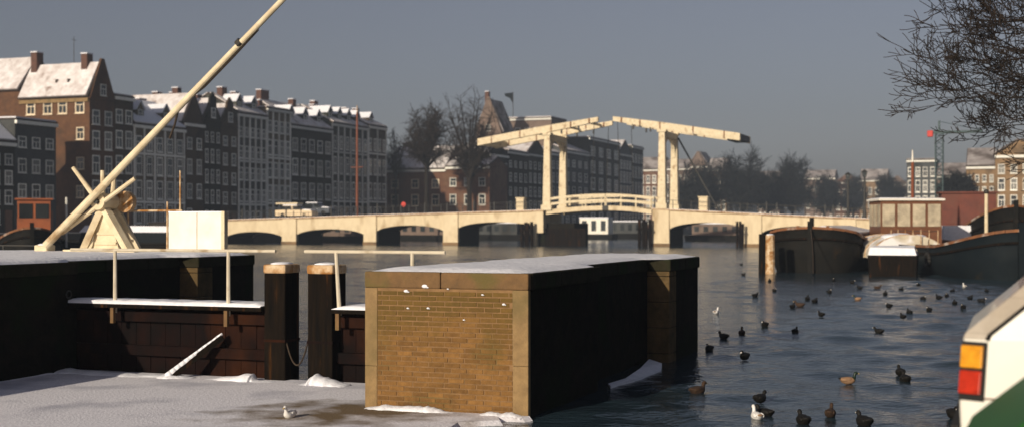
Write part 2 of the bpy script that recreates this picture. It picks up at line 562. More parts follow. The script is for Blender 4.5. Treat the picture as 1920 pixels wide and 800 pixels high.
def bank(name, pts, top, m_top='asphalt', m_side='quay_wall'):
    mb = MB()
    n = len(pts)
    mb.add([(p[0], p[1], -1.0) for p in pts] + [(p[0], p[1], top) for p in pts],
           [(i, (i + 1) % n, (i + 1) % n + n, i + n) for i in range(n)], 1)
    mb.add([(p[0], p[1], top) for p in pts], [tuple(range(n))], 0)
    return struct(mb.build(name, [m_top, m_side]))

def BW(u, v):
    p = BR.world(u, v)
    return (p.x, p.y)
QZ = 1.5
bank('quay_left', [BW(-52, -60), BW(-52, 70), BW(-330, 70), BW(-330, -60)], QZ)
bank('quay_far_left', [BW(-36, 74), BW(-36, 205), BW(-330, 205), BW(-330, 74)], QZ)
bank('far_ground', [BW(-330, 225), BW(-8, 225), BW(30, 330), BW(400, 330), BW(400, 640), BW(-330, 640)], QZ + .1, 'land')
bank('quay_right', [(30, 12), (33, 60), (42, 128), (66, 200), (100, 290), (420, 290), (420, 12)], QZ)
bank('quay_near', [(-26, -30), (26, -30), (26, 9.2), (-26, 9.2)], .85)

# ice of the lock chamber
def ice_sheet():
    pts = [(-40, -14), (-8.7, -14), (-8.66, 2.2), (-2.26, 2.2), (-2.26, -.03), (.03, -.05), (.25, -.22), (.0, -.45), (-.7, -.62), (-1.6, -.8), (-1.9, -1.5), (-1.4, -2.4), (-2.2, -4.2), (-1.6, -6.6), (-20, -9)]
    pts = [(-8.66, -3.2), (-8.66, 2.3), (-2.26, 2.3), (-2.26, -.02), (.02, -.02), (.12, -.10), (.06, -.22), (-.22, -.30), (-.10, -.55), (-.5, -.9), (-.4, -1.5), (-1.1, -2.2), (-1.3, -3.2), (-2.4, -4.6), (-3.2, -5.6), (-8.66, -5.6)]
    mb = MB()
    n = len(pts)
    mb.add([(p[0], p[1], -.03) for p in pts] + [(p[0] - (.10 if p[1] < -.05 and p[0] > -5 else 0), p[1] + (.09 if p[1] < -.05 and p[0] > -5 else 0), .045) for p in pts],
           [tuple(range(n, 2 * n))] + [(i, (i + 1) % n, (i + 1) % n + n, i + n) for i in range(n)])
    o = mb.build('ice', 'ice')
    o.location = (LK.o.x, LK.o.y, 0)
    o.rotation_euler = (0, 0, TH)
    return struct(o, 'stuff')
ice_sheet()

def snow_ridge(pts, depth, seed, thick=0.02):
    """bank of drifted snow: pts = list of (x, y, height); it leans towards +y"""
    rnd = random.Random(seed)
    mb = MB()
    P = []
    for i in range(len(pts) - 1):
        for k in range(6):
            t = k / 6
            a, b = pts[i], pts[i + 1]
            P.append([a[j] + (b[j] - a[j]) * t for j in range(3)])
    P.append(list(pts[-1]))
    rings = []
    prof = [(0, 0), (.10, .45), (.32, .85), (.62, 1.0), (1.0, .92), (1.0, 0)]
    for i, (x, y, h) in enumerate(P):
        hh = max(.015, h * (1 + rnd.uniform(-.18, .18)))
        dd = depth * (1 + rnd.uniform(-.25, .25))
        rings.append([(x + rnd.uniform(-.01, .01), y - dd + dd * a, thick + hh * b) for a, b in prof])
    n = len(prof)
    vs = [p for r in rings for p in r]
    fs = []
    for i in range(len(rings) - 1):
        for j in range(n):
            fs.append((i * n + j, i * n + (j + 1) % n, (i + 1) * n + (j + 1) % n, (i + 1) * n + j))
    fs += [tuple(range(n)), tuple(range(len(vs) - n, len(vs)))[::-1]]
    return mb.add(vs, fs)

# ================================================================== LOCK
PW, PT = 2.25, 1.80                                 # pier width and height

def make_pier():
    t = LK.thing('lock_pier', 'brick and stone lock pier with snowy top beside the dark water', 'lock pier')
    ND, N0, N1, PL = .40, 3.0, 7.15, 9.45           # niche depth, start, end, pier length
    CO = .21                                         # coping height
    zc = PT - CO
    # core with the gate niche in its right side (front face set back behind the bricks)
    core = [(-PW + .02, .045), (-.02, .045), (-.02, N0), (-ND, N0), (-ND, N1 + .03), (-.02, N1 + .03), (-.02, PL), (-PW + .02, PL)]
    MB().prism(core, 'z', -.6, zc).build('core_wall', ['shaded_brick'], t)
    MB().box(-PW + .17, -.2, .0065, .046, 0, zc).build('mortar_bed', 'mortar', t)
    # stone quoins of the front, the niche jamb and the far corner
    for x0, x1, nm in ((-PW, -PW + .175, 0), (-.205, 0, 1)):
        z = -.4
        k = 0
        while z < zc - .01:
            h = (.98, 1.05, .9, .8)[(k + nm) % 4]
            z1 = min(z + h, zc)
            if zc - z1 < .15:
                z1 = zc
            dx = random.uniform(-.006, .006)
            y1 = .085
            o = MB().box(x0 + (dx if nm else 0), x1 + (dx if not nm else 0), random.uniform(-.004, .004), y1, z + .0015, z1 - .0015).build('quoin_stone', 'stone', t)
            bevel(o, .005, 1)
            z = z1
            k += 1
    z = -.3
    while z < zc - .01:                              # lit jamb at the end of the niche
        z1 = min(z + .45, zc)
        bevel(box('jamb_stone', 'jamb', t, -ND, 0, N1, N1 + .5, z + .004, z1 - .004), .01, 1)
        z = z1
    # coping stones, then the snow on them
    edge = [(-PW - .02, -.02, 1.1), (1.1, 0, 0)]
    xs = [-PW - .008, -1.18, .008]
    for i in range(2):
        bevel(box('coping_stone', 'coping', t, xs[i] + .003, xs[i + 1] - .003, -.012, .10, zc, PT - random.uniform(0, .006)), .02, 2)
    y = .10
    while y < PL - .01:
        y1 = min(y + 1.13, PL)
        if abs(y1 - N0) < .5:
            y1 = N0
        if abs(y1 - N1) < .5:
            y1 = N1
        xr = -ND + .02 if y >= N0 - .01 and y1 <= N1 + .01 else .02
        bevel(box('coping_stone', 'shaded_coping', t, -PW - .02, -PW + .55, y + .003, y1 - .003, zc, PT - .003), .015, 1)
        bevel(box('coping_stone', 'shaded_coping', t, xr - .6, xr, y + .003, y1 - .003, zc, PT - .003), .015, 1)
        y = y1
    MB().prism([(-PW + .55, .11), (-.99, .11), (-.99, PL - .02), (-PW + .55, PL - .02)], 'z', zc - .05, PT - .006).build('pavement_infill', 'coping', t)
    # snow: a thin uneven sheet with soft edges
    mb = MB()
    nx, ny = 14, 46
    rnd = random.Random(3)
    g = {}
    for j in range(ny + 1):
        yy = .03 + (PL - .06) * j / ny
        xr = -.03
        if N0 < yy < N1:
            xr = -ND - .02
        for i in range(nx + 1):
            xx = -PW + .03 + (xr + PW - .03) * i / nx
            e = min(i, nx - i, 1.6 * j, ny - j) / 2.0
            e = max(0.0, min(1.0, e))
            h = .050 * (e ** .5) * (1 + rnd.uniform(-.25, .25))
            g[i, j] = len(mb.v)
            mb.v.append((xx + (rnd.uniform(-.02, .0) if i == nx else rnd.uniform(0, .02) if i == 0 else 0), yy + (rnd.uniform(0, .05) if j == 0 else 0), PT - .004 + h))
    for j in range(ny):
        for i in range(nx):
            mb.f.append((g[i, j], g[i + 1, j], g[i + 1, j + 1], g[i, j + 1]))
            mb.mi.append(0)
    mb.build('snow_cover', 'snow', t, smooth=True)
    # bricks of the front, one object each
    bw, bh, jt = .205, .050, .0145
    protos = []
    for k in range(4):
        rr = random.Random(k)
        m = MB()
        d = .055
        a = [(rr.uniform(-.004, .004), 0, rr.uniform(-.003, .003)) for _ in range(4)]
        m.hexa([(0 + a[0][0], 0, 0 + a[0][2]), (1, 0, 0 + a[1][2]), (1, d, 0), (0, d, 0)],
               [(0 + a[2][0], 0, 1 + a[2][2] * 3), (1, 0, 1 + a[3][2] * 3), (1, d, 1), (0, d, 1)])
        protos.append(m.mesh('brick', 'brick'))
    xl, xr = -PW + .182, -.212
    z, row = .02, 0
    while z + bh < zc - .004:
        hdr = row % 2 == 1                             # rows of stretchers and rows of headers
        L = .098 if hdr else bw
        x = xl - (0 if hdr else random.choice((.05, .1)))
        if hdr:
            L = .205
            x = xl - .155
        while x < xr - .02:
            x0, x1 = max(x, xl), min(x + L, xr)
            if x1 - x0 > .03:
                o = bpy.data.objects.new('brick', random.choice(protos))
                C.objects.link(o)
                o.parent = t
                o.location = (x0, random.uniform(-.004, .004), z + random.uniform(-.0015, .0015))
                o.scale = (x1 - x0, 1, bh + random.uniform(-.003, .002))
            x += L + jt + random.uniform(-.003, .003)
        z += bh + jt
        row += 1
    # loose snow clinging under the coping and at the foot
    for px, py, s in ((762, 545, .035), (797, 536, .045), (840, 541, .015), (765, 577, .018), (803, 577, .022), (905, 552, .018), (945, 570, .025), (870, 599, .015)):
        p = LK.pt(px, py, 0)
        m = MB().sphere((p.x, -.008, p.z), s, 7, 5, (1.0, .35, .55)).sphere((p.x + s * .7, -.006, p.z - s * .3), s * .6, 6, 4, (1.2, .35, .4))
        m.build('snow_clump', 'snow', t, smooth=True)
    return t
pier = make_pier()

def ridge(label, pts, depth, seed):
    o = snow_ridge([(p[0], p[1], p[2]) for p in pts], depth, seed).build('snow_drift', 'snow')
    o.location = (LK.o.x, LK.o.y, 0)
    o.rotation_euler = (0, 0, TH)
    md = o.modifiers.new('sub', 'SUBSURF')
    md.levels = md.render_levels = 1
    o.data.polygons.foreach_set('use_smooth', [True] * len(o.data.polygons))
    return tag(o, label, 'snow', 'snow drifts on the lock ice')

ridge('long low snow drift at the left foot of the brick pier front', [(-2.2, -.01, .04), (-1.9, -.01, .08), (-1.45, -.01, .085), (-1.3, -.01, .10), (-1.1, -.01, .04), (-.85, -.01, .015)], .2, 1)
ridge('short snow drift at the right foot of the brick pier front', [(-.62, -.01, .02), (-.5, -.01, .06), (-.35, -.01, .05), (-.2, -.01, .07), (-.02, -.01, .02)], .18, 2)

GY = 2.36                                            # plane of the closed lock gates
def gx(px):
    return LK.lx(px, GY)

def make_wall():
    t = LK.thing('lock_wall', 'shaded brick lock wall with snow-covered top on the left', 'lock wall', -8.65, 0, 0)
    ND, N0, N1, PL, CO = .40, 2.28, 5.66, 7.63, .2
    zc = PT - CO
    X0 = -26
    MB().prism([(X0, -9), (-.02, -9), (-.02, N0), (-ND, N0), (-ND, N1 + .03), (-.02, N1 + .03), (-.02, PL), (X0, PL)], 'z', -.6, zc).build('core_wall', 'shaded_brick', t)
    MB().prism([(X0 + .01, -8.99), (-.7, -8.99), (-.7, PL - .01), (X0 + .01, PL - .01)], 'z', zc, PT - .01).build('pavement_infill', 'coping', t)
    z = -.3
    while z < zc - .01:
        z1 = min(z + .45, zc)
        bevel(box('jamb_stone', 'jamb', t, -ND, 0, N1, N1 + .5, z + .004, z1 - .004), .01, 1)
        z = z1
    y = -9
    while y < PL - .01:
        y1 = min(y + 1.2, PL)
        for c in (N0, N1):
            if abs(y1 - c) < .6:
                y1 = c
        xr = -ND + .02 if y >= N0 - .01 and y1 <= N1 + .01 else .02
        bevel(box('coping_stone', 'shaded_coping', t, -.71 + (xr - .02), xr, y + .003, y1 - .003, zc, PT - .002), .015, 1)
        y = y1
    mb = MB()
    rnd = random.Random(5)
    xs = [-.03 - .05 * i for i in range(6)] + [-.5 - .5 * i for i in range(51)]
    ny = 60
    g = {}
    for j in range(ny + 1):
        yy = -8.9 + (PL + 8.86) * j / ny
        off = -ND if N0 < yy < N1 else 0
        for i, x in enumerate(xs):
            e = min(1, i / 4, (ny - j) / 2)
            g[i, j] = len(mb.v)
            mb.v.append((x + (off if i < 7 else 0), yy, PT - .004 + .07 * e ** .5 * (1 + rnd.uniform(-.2, .2)) ))
    for j in range(ny):
        for i in range(len(xs) - 1):
            mb.f.append((g[i, j], g[i + 1, j], g[i + 1, j + 1], g[i, j + 1]))
            mb.mi.append(0)
    mb.build('snow_cover', 'snow', t, smooth=True)
    # iron ring high on the near face
    m = MB()
    for k in range(10):
        a, b = 2 * math.pi * k / 10, 2 * math.pi * (k + 1) / 10
        m.tube((.012, 2.05 + .06 * math.cos(a), 1.28 + .06 * math.sin(a)), (.012, 2.05 + .06 * math.cos(b), 1.28 + .06 * math.sin(b)), .012, n=5)
    m.build('mooring_ring', 'iron', t)
    return t
make_wall()

def gate_leaf(label, x0, x1, post_x, rail_px, rail_x):
    t = LK.thing('lock_gate', label, 'lock gate', x0, GY, 0, 'leaves of the lock gate')
    W = x1 - x0
    # vertical planks of the leaf
    n = max(4, round(W / .27))
    for k in range(n):
        a, b = W * k / n, W * (k + 1) / n
        dy = random.uniform(0, .012)
        box('plank', 'gate_rust', t, a + .004, b - .004, .02 + dy, .12, -.5, 1.08)
    for zz in (.32, .86):
        box('rail_timber', 'gate_rust', t, 0, W, -.08, .018, zz, zz + .16)
    # walkway of boards with a bolster, and the snow on it
    box('walkway', 'tar', t, .02, W - .0, -.30, .36, 1.085, 1.145)
    mb = MB()
    nx = int(W / .12)
    rnd = random.Random(int(W * 100))
    g = {}
    for i in range(nx + 1):
        for j, (yy, hh) in enumerate(((-.30, -.02), (-.285, .045), (-.15, .055), (.1, .06), (.33, .05), (.36, -.02))):
            g[i, j] = len(mb.v)
            e = min(1, i * .7, (nx - i) * .7 + .3)
            mb.v.append((.02 + (W - .04) * i / nx, yy, 1.147 + hh * (1 + rnd.uniform(-.2, .2)) * e))
    for i in range(nx):
        for j in range(5):
            mb.f.append((g[i, j], g[i + 1, j], g[i + 1, j + 1], g[i, j + 1]))
            mb.mi.append(0)
    mb.build('snow_cover', 'snow', t, smooth=True)
    # handrail
    for px, lean in rail_px:
        xx = gx(px) - x0
        MB().tube((xx, -.22, 1.0 if lean == 0 else 1.05), (xx - lean, -.22, 2.0), .033, .028, 8).build('rail_post', 'worn_white', t)
        box('post_bracket', 'coping', t, xx - .03, xx + .03, -.305, -.245, .84, 1.084)
    MB().tube((rail_x[0] - x0, -.22, 2.0), (rail_x[1] - x0, -.22, 2.0), .026, n=8).build('handrail', 'worn_white', t)
    return t

XA0, XA1, XB0, XB1 = -8.98, gx(548), gx(590), -2.28
PWD = gx(548) - gx(509)
g1 = gate_leaf('long leaf of the dark lock gate with a snowy walkway, left of the gap', XA0, XA1 - PWD, 0, [(232, 0), (443, 0)], (gx(150), gx(531)))
g2 = gate_leaf('short leaf of the dark lock gate between the gap and the brick pier', XB0 + PWD * 1.15, XB1, 0, [(650, .06), (785, 0)], (gx(585), gx(846)))

def gate_post(label, x0, x1):
    t = LK.thing('gate_post', label, 'post', x0, GY, 0, 'mitre posts of the lock gate')
    W = x1 - x0
    bevel(box('timber', 'tar', t, 0, W, -.22, .22, -.5, 1.70), .02, 2)
    bevel(box('cap', 'worn_wood', t, -.012, W + .012, -.235, .235, 1.66, 1.80), .03, 2)
    m = MB().sphere((W / 2, 0, 1.80), .5, 10, 5, (W * .92, .42, .07))
    m.build('snow_cap', 'snow', t, smooth=True)
    box('iron_strap', 'gate_rust', t, -.006, W + .006, -.226, .226, .62, .66)
    return t
gate_post('tarred gate post with a worn pale cap left of the narrow gap', XA1 - PWD, XA1)
gate_post('tarred gate post with a worn pale cap right of the narrow gap', XB0, XB0 + PWD * 1.15)

# rope slung between the two posts
pts = []
for k in range(17):
    s = k / 16
    x = XA1 + .0 + (XB0 - XA1) * s
    zt = .62 * (1 - s) + .72 * s
    pts.append((x, GY - .17, zt - 1.55 * s * (1 - s) + .0))
rp = MB().path(pts, .013, 6).build('rope', 'rope')
rp.location = (LK.o.x, LK.o.y, 0)
rp.rotation_euler = (0, 0, TH)
tag(rp, 'slack dark rope hanging in a loop between the two gate posts', 'rope')

# diagonal timber prop leaning on the long leaf, with snow along it
t = LK.thing('gate_prop', 'slanting timber prop with snow on it against the long gate leaf', 'prop', gx(352), GY - .55, 0)
a, b = Vector((0, 0, .02)), Vector((gx(425) - gx(352), .44, .66))
MB().beam(a, b, .09, .09).build('timber', 'tar', t)
m = MB()
pr = []
for k in range(13):
    q = a.lerp(b, k / 12) + Vector((random.uniform(-.003, .003), -.01 + random.uniform(-.003, .003), .05))
    pr.append((q, .034 * random.uniform(.93, 1.07) * (1.5 - .8 * k / 12)))
for (q0, r0_), (q1, r1_) in zip(pr, pr[1:]):
    m.tube(q0, q1, r0_, r1_, 8)
m.build('snow_strip', 'snow', t, smooth=True)

ridge('long snow drift along the foot of the long gate leaf', [(gx(130), GY - .32, .03), (gx(160), GY - .32, .09), (gx(250), GY - .32, .06), (gx(330), GY - .32, .05), (gx(355), GY - .32, .09), (gx(395), GY - .32, .03)], .34, 11)
ridge('wedge of snow against the gate post left of the gap', [(gx(410), GY - .33, .02), (gx(450), GY - .33, .07), (gx(500), GY - .33, .15), (gx(506), GY - .33, .04), (gx(545), GY - .33, .03)], .25, 12)
ridge('pointed snow heap between the gap and the brick pier', [(gx(588), GY - .33, .02), (gx(606), GY - .33, .05), (gx(622), GY - .33, .20), (gx(650), GY - .33, .12), (gx(684), GY - .33, .03)], .35, 13)
ridge('thin snow edge along the ice under the left lock wall', [(-8.62, -1.6, .03), (-8.62, -.4, .05), (-8.62, .6, .03), (-8.62, 1.6, .05), (-8.5, 2.0, .02)], .12, 14)

# ice shelf frozen to the right side of the pier
def ice_shelf():
    pts = [ground(px, py) for px, py in ((1140, 722), (1172, 712), (1200, 699), (1217, 681), (1241, 689), (1239, 697), (1212, 706), (1188, 716), (1160, 722), (1145, 727))]
    n = len(pts)
    vs = [(p.x, p.y, -.03) for p in pts] + [(p.x, p.y, .03 + (.05 if 1 < i < 5 else 0)) for i, p in enumerate(pts)]
    o = MB().add(vs, [tuple(range(n, 2 * n))] + [(i, (i + 1) % n, (i + 1) % n + n, i + n) for i in range(n)]).build('ice_shelf', 'snow')
    tag(o, 'pale wedge of snowy ice frozen to the shaded side of the pier', 'ice')
ice_shelf()

# ------------------------------------------------------------------ windlass with its long boom, on the left lock wall
WY = 6.75
def wp(px, py, dy=0.0):
    return LK.pt(px, py, WY + dy)
base = wp(198, 464)
def make_windlass():
    t = LK.thing('windlass', 'cream timber windlass with radiating hand spokes and a very long slanting boom', 'windlass', base.x, WY, PT)
    o = Vector((base.x, WY, PT))
    def P(px, py, dy=0.0):
        return wp(px, py, dy) - o
    def foot(px, dy):
        p = wp(px, 464, dy) - o
        p.z = .0
        return p
    hub = P(197, 378)
    for px, dy in ((152, -.25), (246, -.25), (165, .45), (262, .45)):
        top = hub + Vector(((.05 if px > 200 else -.05), -.06 if dy < 0 else .3, -.15))
        MB().beam(foot(px, dy), top, .15, .13).build('leg', 'cream_wood', t)
    # tapered boarded body
    f0, f1 = foot(170, -.12), foot(226, -.12)
    MB().hexa([f0, f1, f1 + Vector((0, .45, 0)), f0 + Vector((0, .45, 0))],
              [Vector((hub.x - .10, -.06, hub.z - .18)), Vector((hub.x + .10, -.06, hub.z - .18)), Vector((hub.x + .10, .26, hub.z - .18)), Vector((hub.x - .10, .26, hub.z - .18))]).build('body_boarding', 'cream_wood', t)
    for zz in (.2, .4):
        box('body_batten', 'cream_wood', t, f0.x + .07 + zz * .18, f1.x - .07 - zz * .18, -.15 + zz * .08, -.13 + zz * .08, zz, zz + .05)
    box('sill_beam', 'cream_wood', t, foot(140, 0).x, foot(272, 0).x, -.36, -.22, -.0, .10)
    box('sill_beam', 'cream_wood', t, foot(140, 0).x, foot(280, 0).x, .40, .54, -.0, .10)
    # drum on a level axle that points along the lock
    MB().tube(hub + Vector((0, -.24, 0)), hub + Vector((0, .46, 0)), .17, .17, 14).build('drum', 'cream_wood', t)
    MB().tube(hub + Vector((0, -.30, 0)), hub + Vector((0, .52, 0)), .05, .05, 8).build('axle', 'iron', t)
    rimc = hub + Vector((.28, .30, .0))
    MB().tube(rimc + Vector((0, -.06, 0)), rimc + Vector((0, .06, 0)), .22, .22, 14).build('brake_wheel', 'worn_wood', t)
    for (a, b, dy) in (((148, 315), (190, 372), -.18), ((265, 335), (128, 436), -.20), ((198, 320), (199, 378), -.1), ((212, 319), (208, 372), .05)):
        p, q = P(*a) + Vector((0, dy, 0)), P(*b) + Vector((0, dy, 0))
        MB().tube(p, q, .040, .055, 8).build('hand_spoke', 'cream_wood', t)
    # the boom: a tapered pole through the head of the frame
    p, q = P(107, 459) + Vector((0, -.33, 0)), P(660, -112) + Vector((0, -.33, 0))
    MB().tube(p, q, .082, .048, 12).build('boom', 'cream_wood', t)
    for px, py in ((466, 85),):
        c = P(px, py) + Vector((0, -.33, 0))
        d = (q - p).normalized()
        MB().tube(c - d * .05, c + d * .05, .082, .082, 10).build('boom_band', 'iron', t)
    # stay rope along the underside, its end hanging loose
    pts = [P(500, 58) + Vector((0, -.30, -.02)), P(455, 104) + Vector((0, -.30, -.05)), P(400, 160) + Vector((0, -.30, -.06)), P(362, 190) + Vector((0, -.30, -.05)),
           P(352, 205) + Vector((0, -.3, 0)), P(345, 235) + Vector((0, -.3, 0)), P(335, 262) + Vector((0, -.3, 0))]
    MB().path(pts, .022, 6).build('stay_rope', 'rope', t)
    return t
make_windlass()

def make_panel():
    p0, p1 = wp(315, 464, .25), wp(420, 464, .25)
    t = LK.thing('white_board', 'bright white two-panel board standing behind the snowy lock wall', 'board', p0.x, WY + .25, PT)
    W = p1.x - p0.x
    h = wp(315, 399, .25).z - PT
    bevel(box('panel', 'white', t, .01, W * .52 - .006, 0, .05, .02, h), .008, 1)
    bevel(box('panel', 'white', t, W * .52 + .006, W - .06, 0, .05, .02, h), .008, 1)
    for x in (.0, W * .52 - .03, W - .05):
        box('post', 'cream_wood', t, x, x + .06, .055, .12, 0, h + .01)
    box('end_post', 'cream_wood', t, W - .05, W + .02, -.02, .05, 0, h + .03)
    m = MB().box(.01, W - .01, -.005, .055, h, h + .03)
    m.build('snow_cap', 'snow', t)
    return t
make_panel()

def make_side_rail():
    a, b = wp(232, 395, .35), wp(338, 395, .35)
    t = LK.thing('guard_rail', 'thin pale guard rail between the windlass and the white board', 'railing', a.x, WY + .42, PT)
    W = b.x - a.x
    h = a.z - PT
    MB().tube((0, 0, h), (W, 0, h), .022, n=8).build('top_bar', 'worn_wood', t)
    for x, hh in ((.06, h), (wp(310, 0, .35).x - a.x, h + .18), (wp(334, 0, .35).x - a.x, h + .80)):
        MB().tube((x, 0, 0), (x, 0, hh), .024, .018, 8).build('post', 'worn_wood', t)
    return t
make_side_rail()

def make_stub():
    p = wp(84, 470, -.2)
    t = LK.thing('mooring_bollard', 'low cream bollard block on the snow left of the windlass', 'bollard', p.x, WY - .2, PT)
    bevel(box('block', 'cream_wood', t, -.16, .16, -.14, .14, 0, .19), .03, 2)
    m = MB().sphere((0, 0, .185), .15, 10, 5, (1.0, .9, .25))
    m.build('snow_cap', 'snow', t, smooth=True)
    a, b = wp(0, 460, .2).x - p.x, wp(75, 460, .2).x - p.x
    t2 = LK.thing('low_rail', 'low dark rail at the far left edge of the lock wall', 'railing', p.x + a - 1.2, WY + .3, PT)
    MB().tube((0, 0, .16), (b - a + 1.2, 0, .16), .018, n=6).build('bar', 'iron', t2)
    for x in (.1, 1.2, b - a + 1.1):
        MB().tube((x, 0, 0), (x, 0, .17), .018, n=6).build('post', 'iron', t2)
make_stub()

# ================================================================== BRIDGE
ZT = [(-75, 2.3), (-50, 3.0), (-29, 3.56), (-8.6, 4.05), (0, 4.28), (5.6, 4.2), (17.8, 3.55), (29.5, 3.0), (45, 2.2)]
def zt(u):
    for (a, za), (b, zb) in zip(ZT, ZT[1:]):
        if a <= u <= b:
            return za + (zb - za) * (u - a) / (b - a)
    return 2.3
BWID = 6.4
def bu(px, v=0.0):
    return BR.lx(px, v)
def bz(py, u, v=0.0):
    return BR.z(py, u, v)

def make_bridge():
    t = BR.thing('drawbridge', 'cream double drawbridge with two portals and low arches across the river', 'bridge')
    def arch(u0, u1, crown_py):
        um = (u0 + u1) / 2
        zc = bz(crown_py, um)
        zs = zc - .95
        n = 20
        lo, hi = [], []
        for k in range(n + 1):
            u = u0 + (u1 - u0) * k / n
            s = (u - um) / ((u1 - u0) / 2)
            lo.append((u, zs + (zc - zs) * math.sqrt(max(0, 1 - (s * .97) ** 2))))
            hi.append((u, zt(u) - .12))
        mb, mk, mr = MB(), MB(), MB()
        for k in range(n):
            q = [lo[k], lo[k + 1], hi[k + 1], hi[k]]
            for tgt, va, vb in ((mb, 0, .35), (mk, .352, BWID - .352), (mr, BWID - .35, BWID)):
                tgt.hexa([(q[0][0], va, q[0][1]), (q[1][0], va, q[1][1]), (q[1][0], vb, q[1][1]), (q[0][0], vb, q[0][1])],
                         [(q[3][0], va, q[3][1]), (q[2][0], va, q[2][1]), (q[2][0], vb, q[2][1]), (q[3][0], vb, q[3][1])])
        mk.build('arch_barrel', 'shaded_brick', t)  # near-black underside, shade beneath the arch painted in
        mr.build('arch_face', 'cream', t)
        return mb.build('arch_face', 'cream', t)
    def pierb(u0, u1, top=None, proud=.16, m='cream'):
        ztop = (zt((u0 + u1) / 2) - .125) if top is None else top
        MB().hexa([(u0, -proud - .12, -.6), (u1, -proud - .12, -.6), (u1, .3, -.6), (u0, .3, -.6)],
                  [(u0 + .06, -proud, ztop), (u1 - .06, -proud, ztop), (u1 - .06, .3, ztop), (u0 + .06, .3, ztop)]).build('bridge_pier', m, t)
        MB().box(u0 + .07, u1 - .07, .302, BWID + proud, -.6, ztop).build('pier_core', 'shaded_brick', t)  # inner pier faces painted dark for the shade inside the arches
        MB().box(u0 - .04, u1 + .04, -proud - .17, -proud + .3, -.3, .35).build('pier_foot', 'ochre_wall', t)
    piers = [(412, 424), (530, 557), (683, 707), (832, 860)]
    e = [(bu(a), bu(b)) for a, b in piers]
    for a, b in e:
        pierb(a, b)
    crowns = [434, 429, 422]
    for (a, b), c in zip(zip(e, e[1:]), crowns):
        arch(a[1] - .05, b[0] + .05, c)
    # left main pier beside the opening
    m0, m1, m2 = bu(985), bu(1001), bu(1020)
    arch(e[3][1] - .05, m1 + .3, 416)
    MB().box(bu(1000), bu(1019), -.10, BWID + .1, bz(436, m2), zt(m2) - .13).build('bascule_pier', 'cream', t)
    MB().box(bu(1000), bu(1006), -.06, .6, -.6, bz(436, m2)).build('pier_column', 'cream', t)
    MB().box(bu(1004), bu(1019), .62, BWID - .3, -.6, bz(436, m2)).build('bascule_pit', 'shaded_brick', t)
    MB().box(bu(1020), bu(1072), 1.0, BWID - .2, -.6, zt(m2) - 1.5).build('bascule_pit', 'shaded_brick', t)
    # right main pier and the arches beyond it
    r0, r1 = bu(1223), bu(1256)
    pierb(r0, r1, zt(r0) - .13)
    q = [(bu(1395), bu(1429)), (bu(1575), bu(1606)), (bu(1760), bu(1790))]
    for a, b in q:
        pierb(a, b)
    arch(r1 - .05, q[0][0] + .05, 417)
    arch(q[0][1] - .05, q[1][0] + .05, 424)
    arch(q[1][1] - .05, q[2][0] + .05, 432)
    # approach ramps on the banks
    MB().hexa([(-75, 0, QZ - .3), (e[0][0] + .05, 0, -.3), (e[0][0] + .05, BWID, -.3), (-75, BWID, QZ - .3)],
              [(-75, 0, 2.2), (e[0][0] + .05, 0, zt(e[0][0]) - .12), (e[0][0] + .05, BWID, zt(e[0][0]) - .12), (-75, BWID, 2.2)]).build('abutment', 'cream', t)
    MB().hexa([(q[2][1] - .05, 0, -.3), (46, 0, -.3), (46, BWID, -.3), (q[2][1] - .05, BWID, -.3)],
              [(q[2][1] - .05, 0, zt(q[2][1]) - .12), (46, 0, 2.1), (46, BWID, 2.1), (q[2][1] - .05, BWID, zt(q[2][1]) - .12)]).build('abutment', 'cream', t)
    # deck slabs with a snowy roadway
    def deck(u0, u1):
        n = max(1, int((u1 - u0) / 4))
        mb, ms = MB(), MB()
        for k in range(n):
            a, b = u0 + (u1 - u0) * k / n, u0 + (u1 - u0) * (k + 1) / n
            za, zb = zt(a), zt(b)
            mb.hexa([(a, -.22, za - .115), (b, -.22, zb - .115), (b, BWID + .22, zb - .115), (a, BWID + .22, za - .115)],
                    [(a, -.22, za), (b, -.22, zb), (b, BWID + .22, zb), (a, BWID + .22, za)])
            ms.hexa([(a, -.15, za + .003), (b, -.15, zb + .003), (b, BWID + .15, zb + .003), (a, BWID + .15, za + .003)],
                    [(a, -.15, za + .06), (b, -.15, zb + .06), (b, BWID + .15, zb + .06), (a, BWID + .15, za + .06)])
        d = mb.build('deck', 'worn_wood', t)
        ms.build('deck_snow', 'roof_snow', d)
    deck(-74, m2)
    deck(r0, 44)
    # iron railings of the fixed spans: every post a part
    pm = MB().box(-.035, .035, -.035, .035, 0, 1.08).mesh('rail_post', 'iron')
    def railing(u0, u1, v):
        n = max(1, round((u1 - u0) / 2.1))
        for k in range(n + 1):
            u = u0 + (u1 - u0) * k / n
            o = bpy.data.objects.new('rail_post', pm)
            C.objects.link(o)
            o.parent = t
            o.location = (u, v, zt(u))
            if k % 3 == 0:
                o.scale = (1.8, 1.8, 1.22)
        for h, r in ((1.02, .026), (.55, .018)):
            mb = MB()
            for k in range(n):
                a, b = u0 + (u1 - u0) * k / n, u0 + (u1 - u0) * (k + 1) / n
                mb.tube((a, v, zt(a) + h), (b, v, zt(b) + h), r, n=5)
            mb.build('rail_bar', 'iron', t)
    for v in (-.08, BWID + .08):
        railing(-60, m2 - .3, v)
        railing(r0 + .3, 43, v)
    # two portals: tapered posts, head beams with curved brackets
    VP = (.35, BWID - .35)
    tips = {}
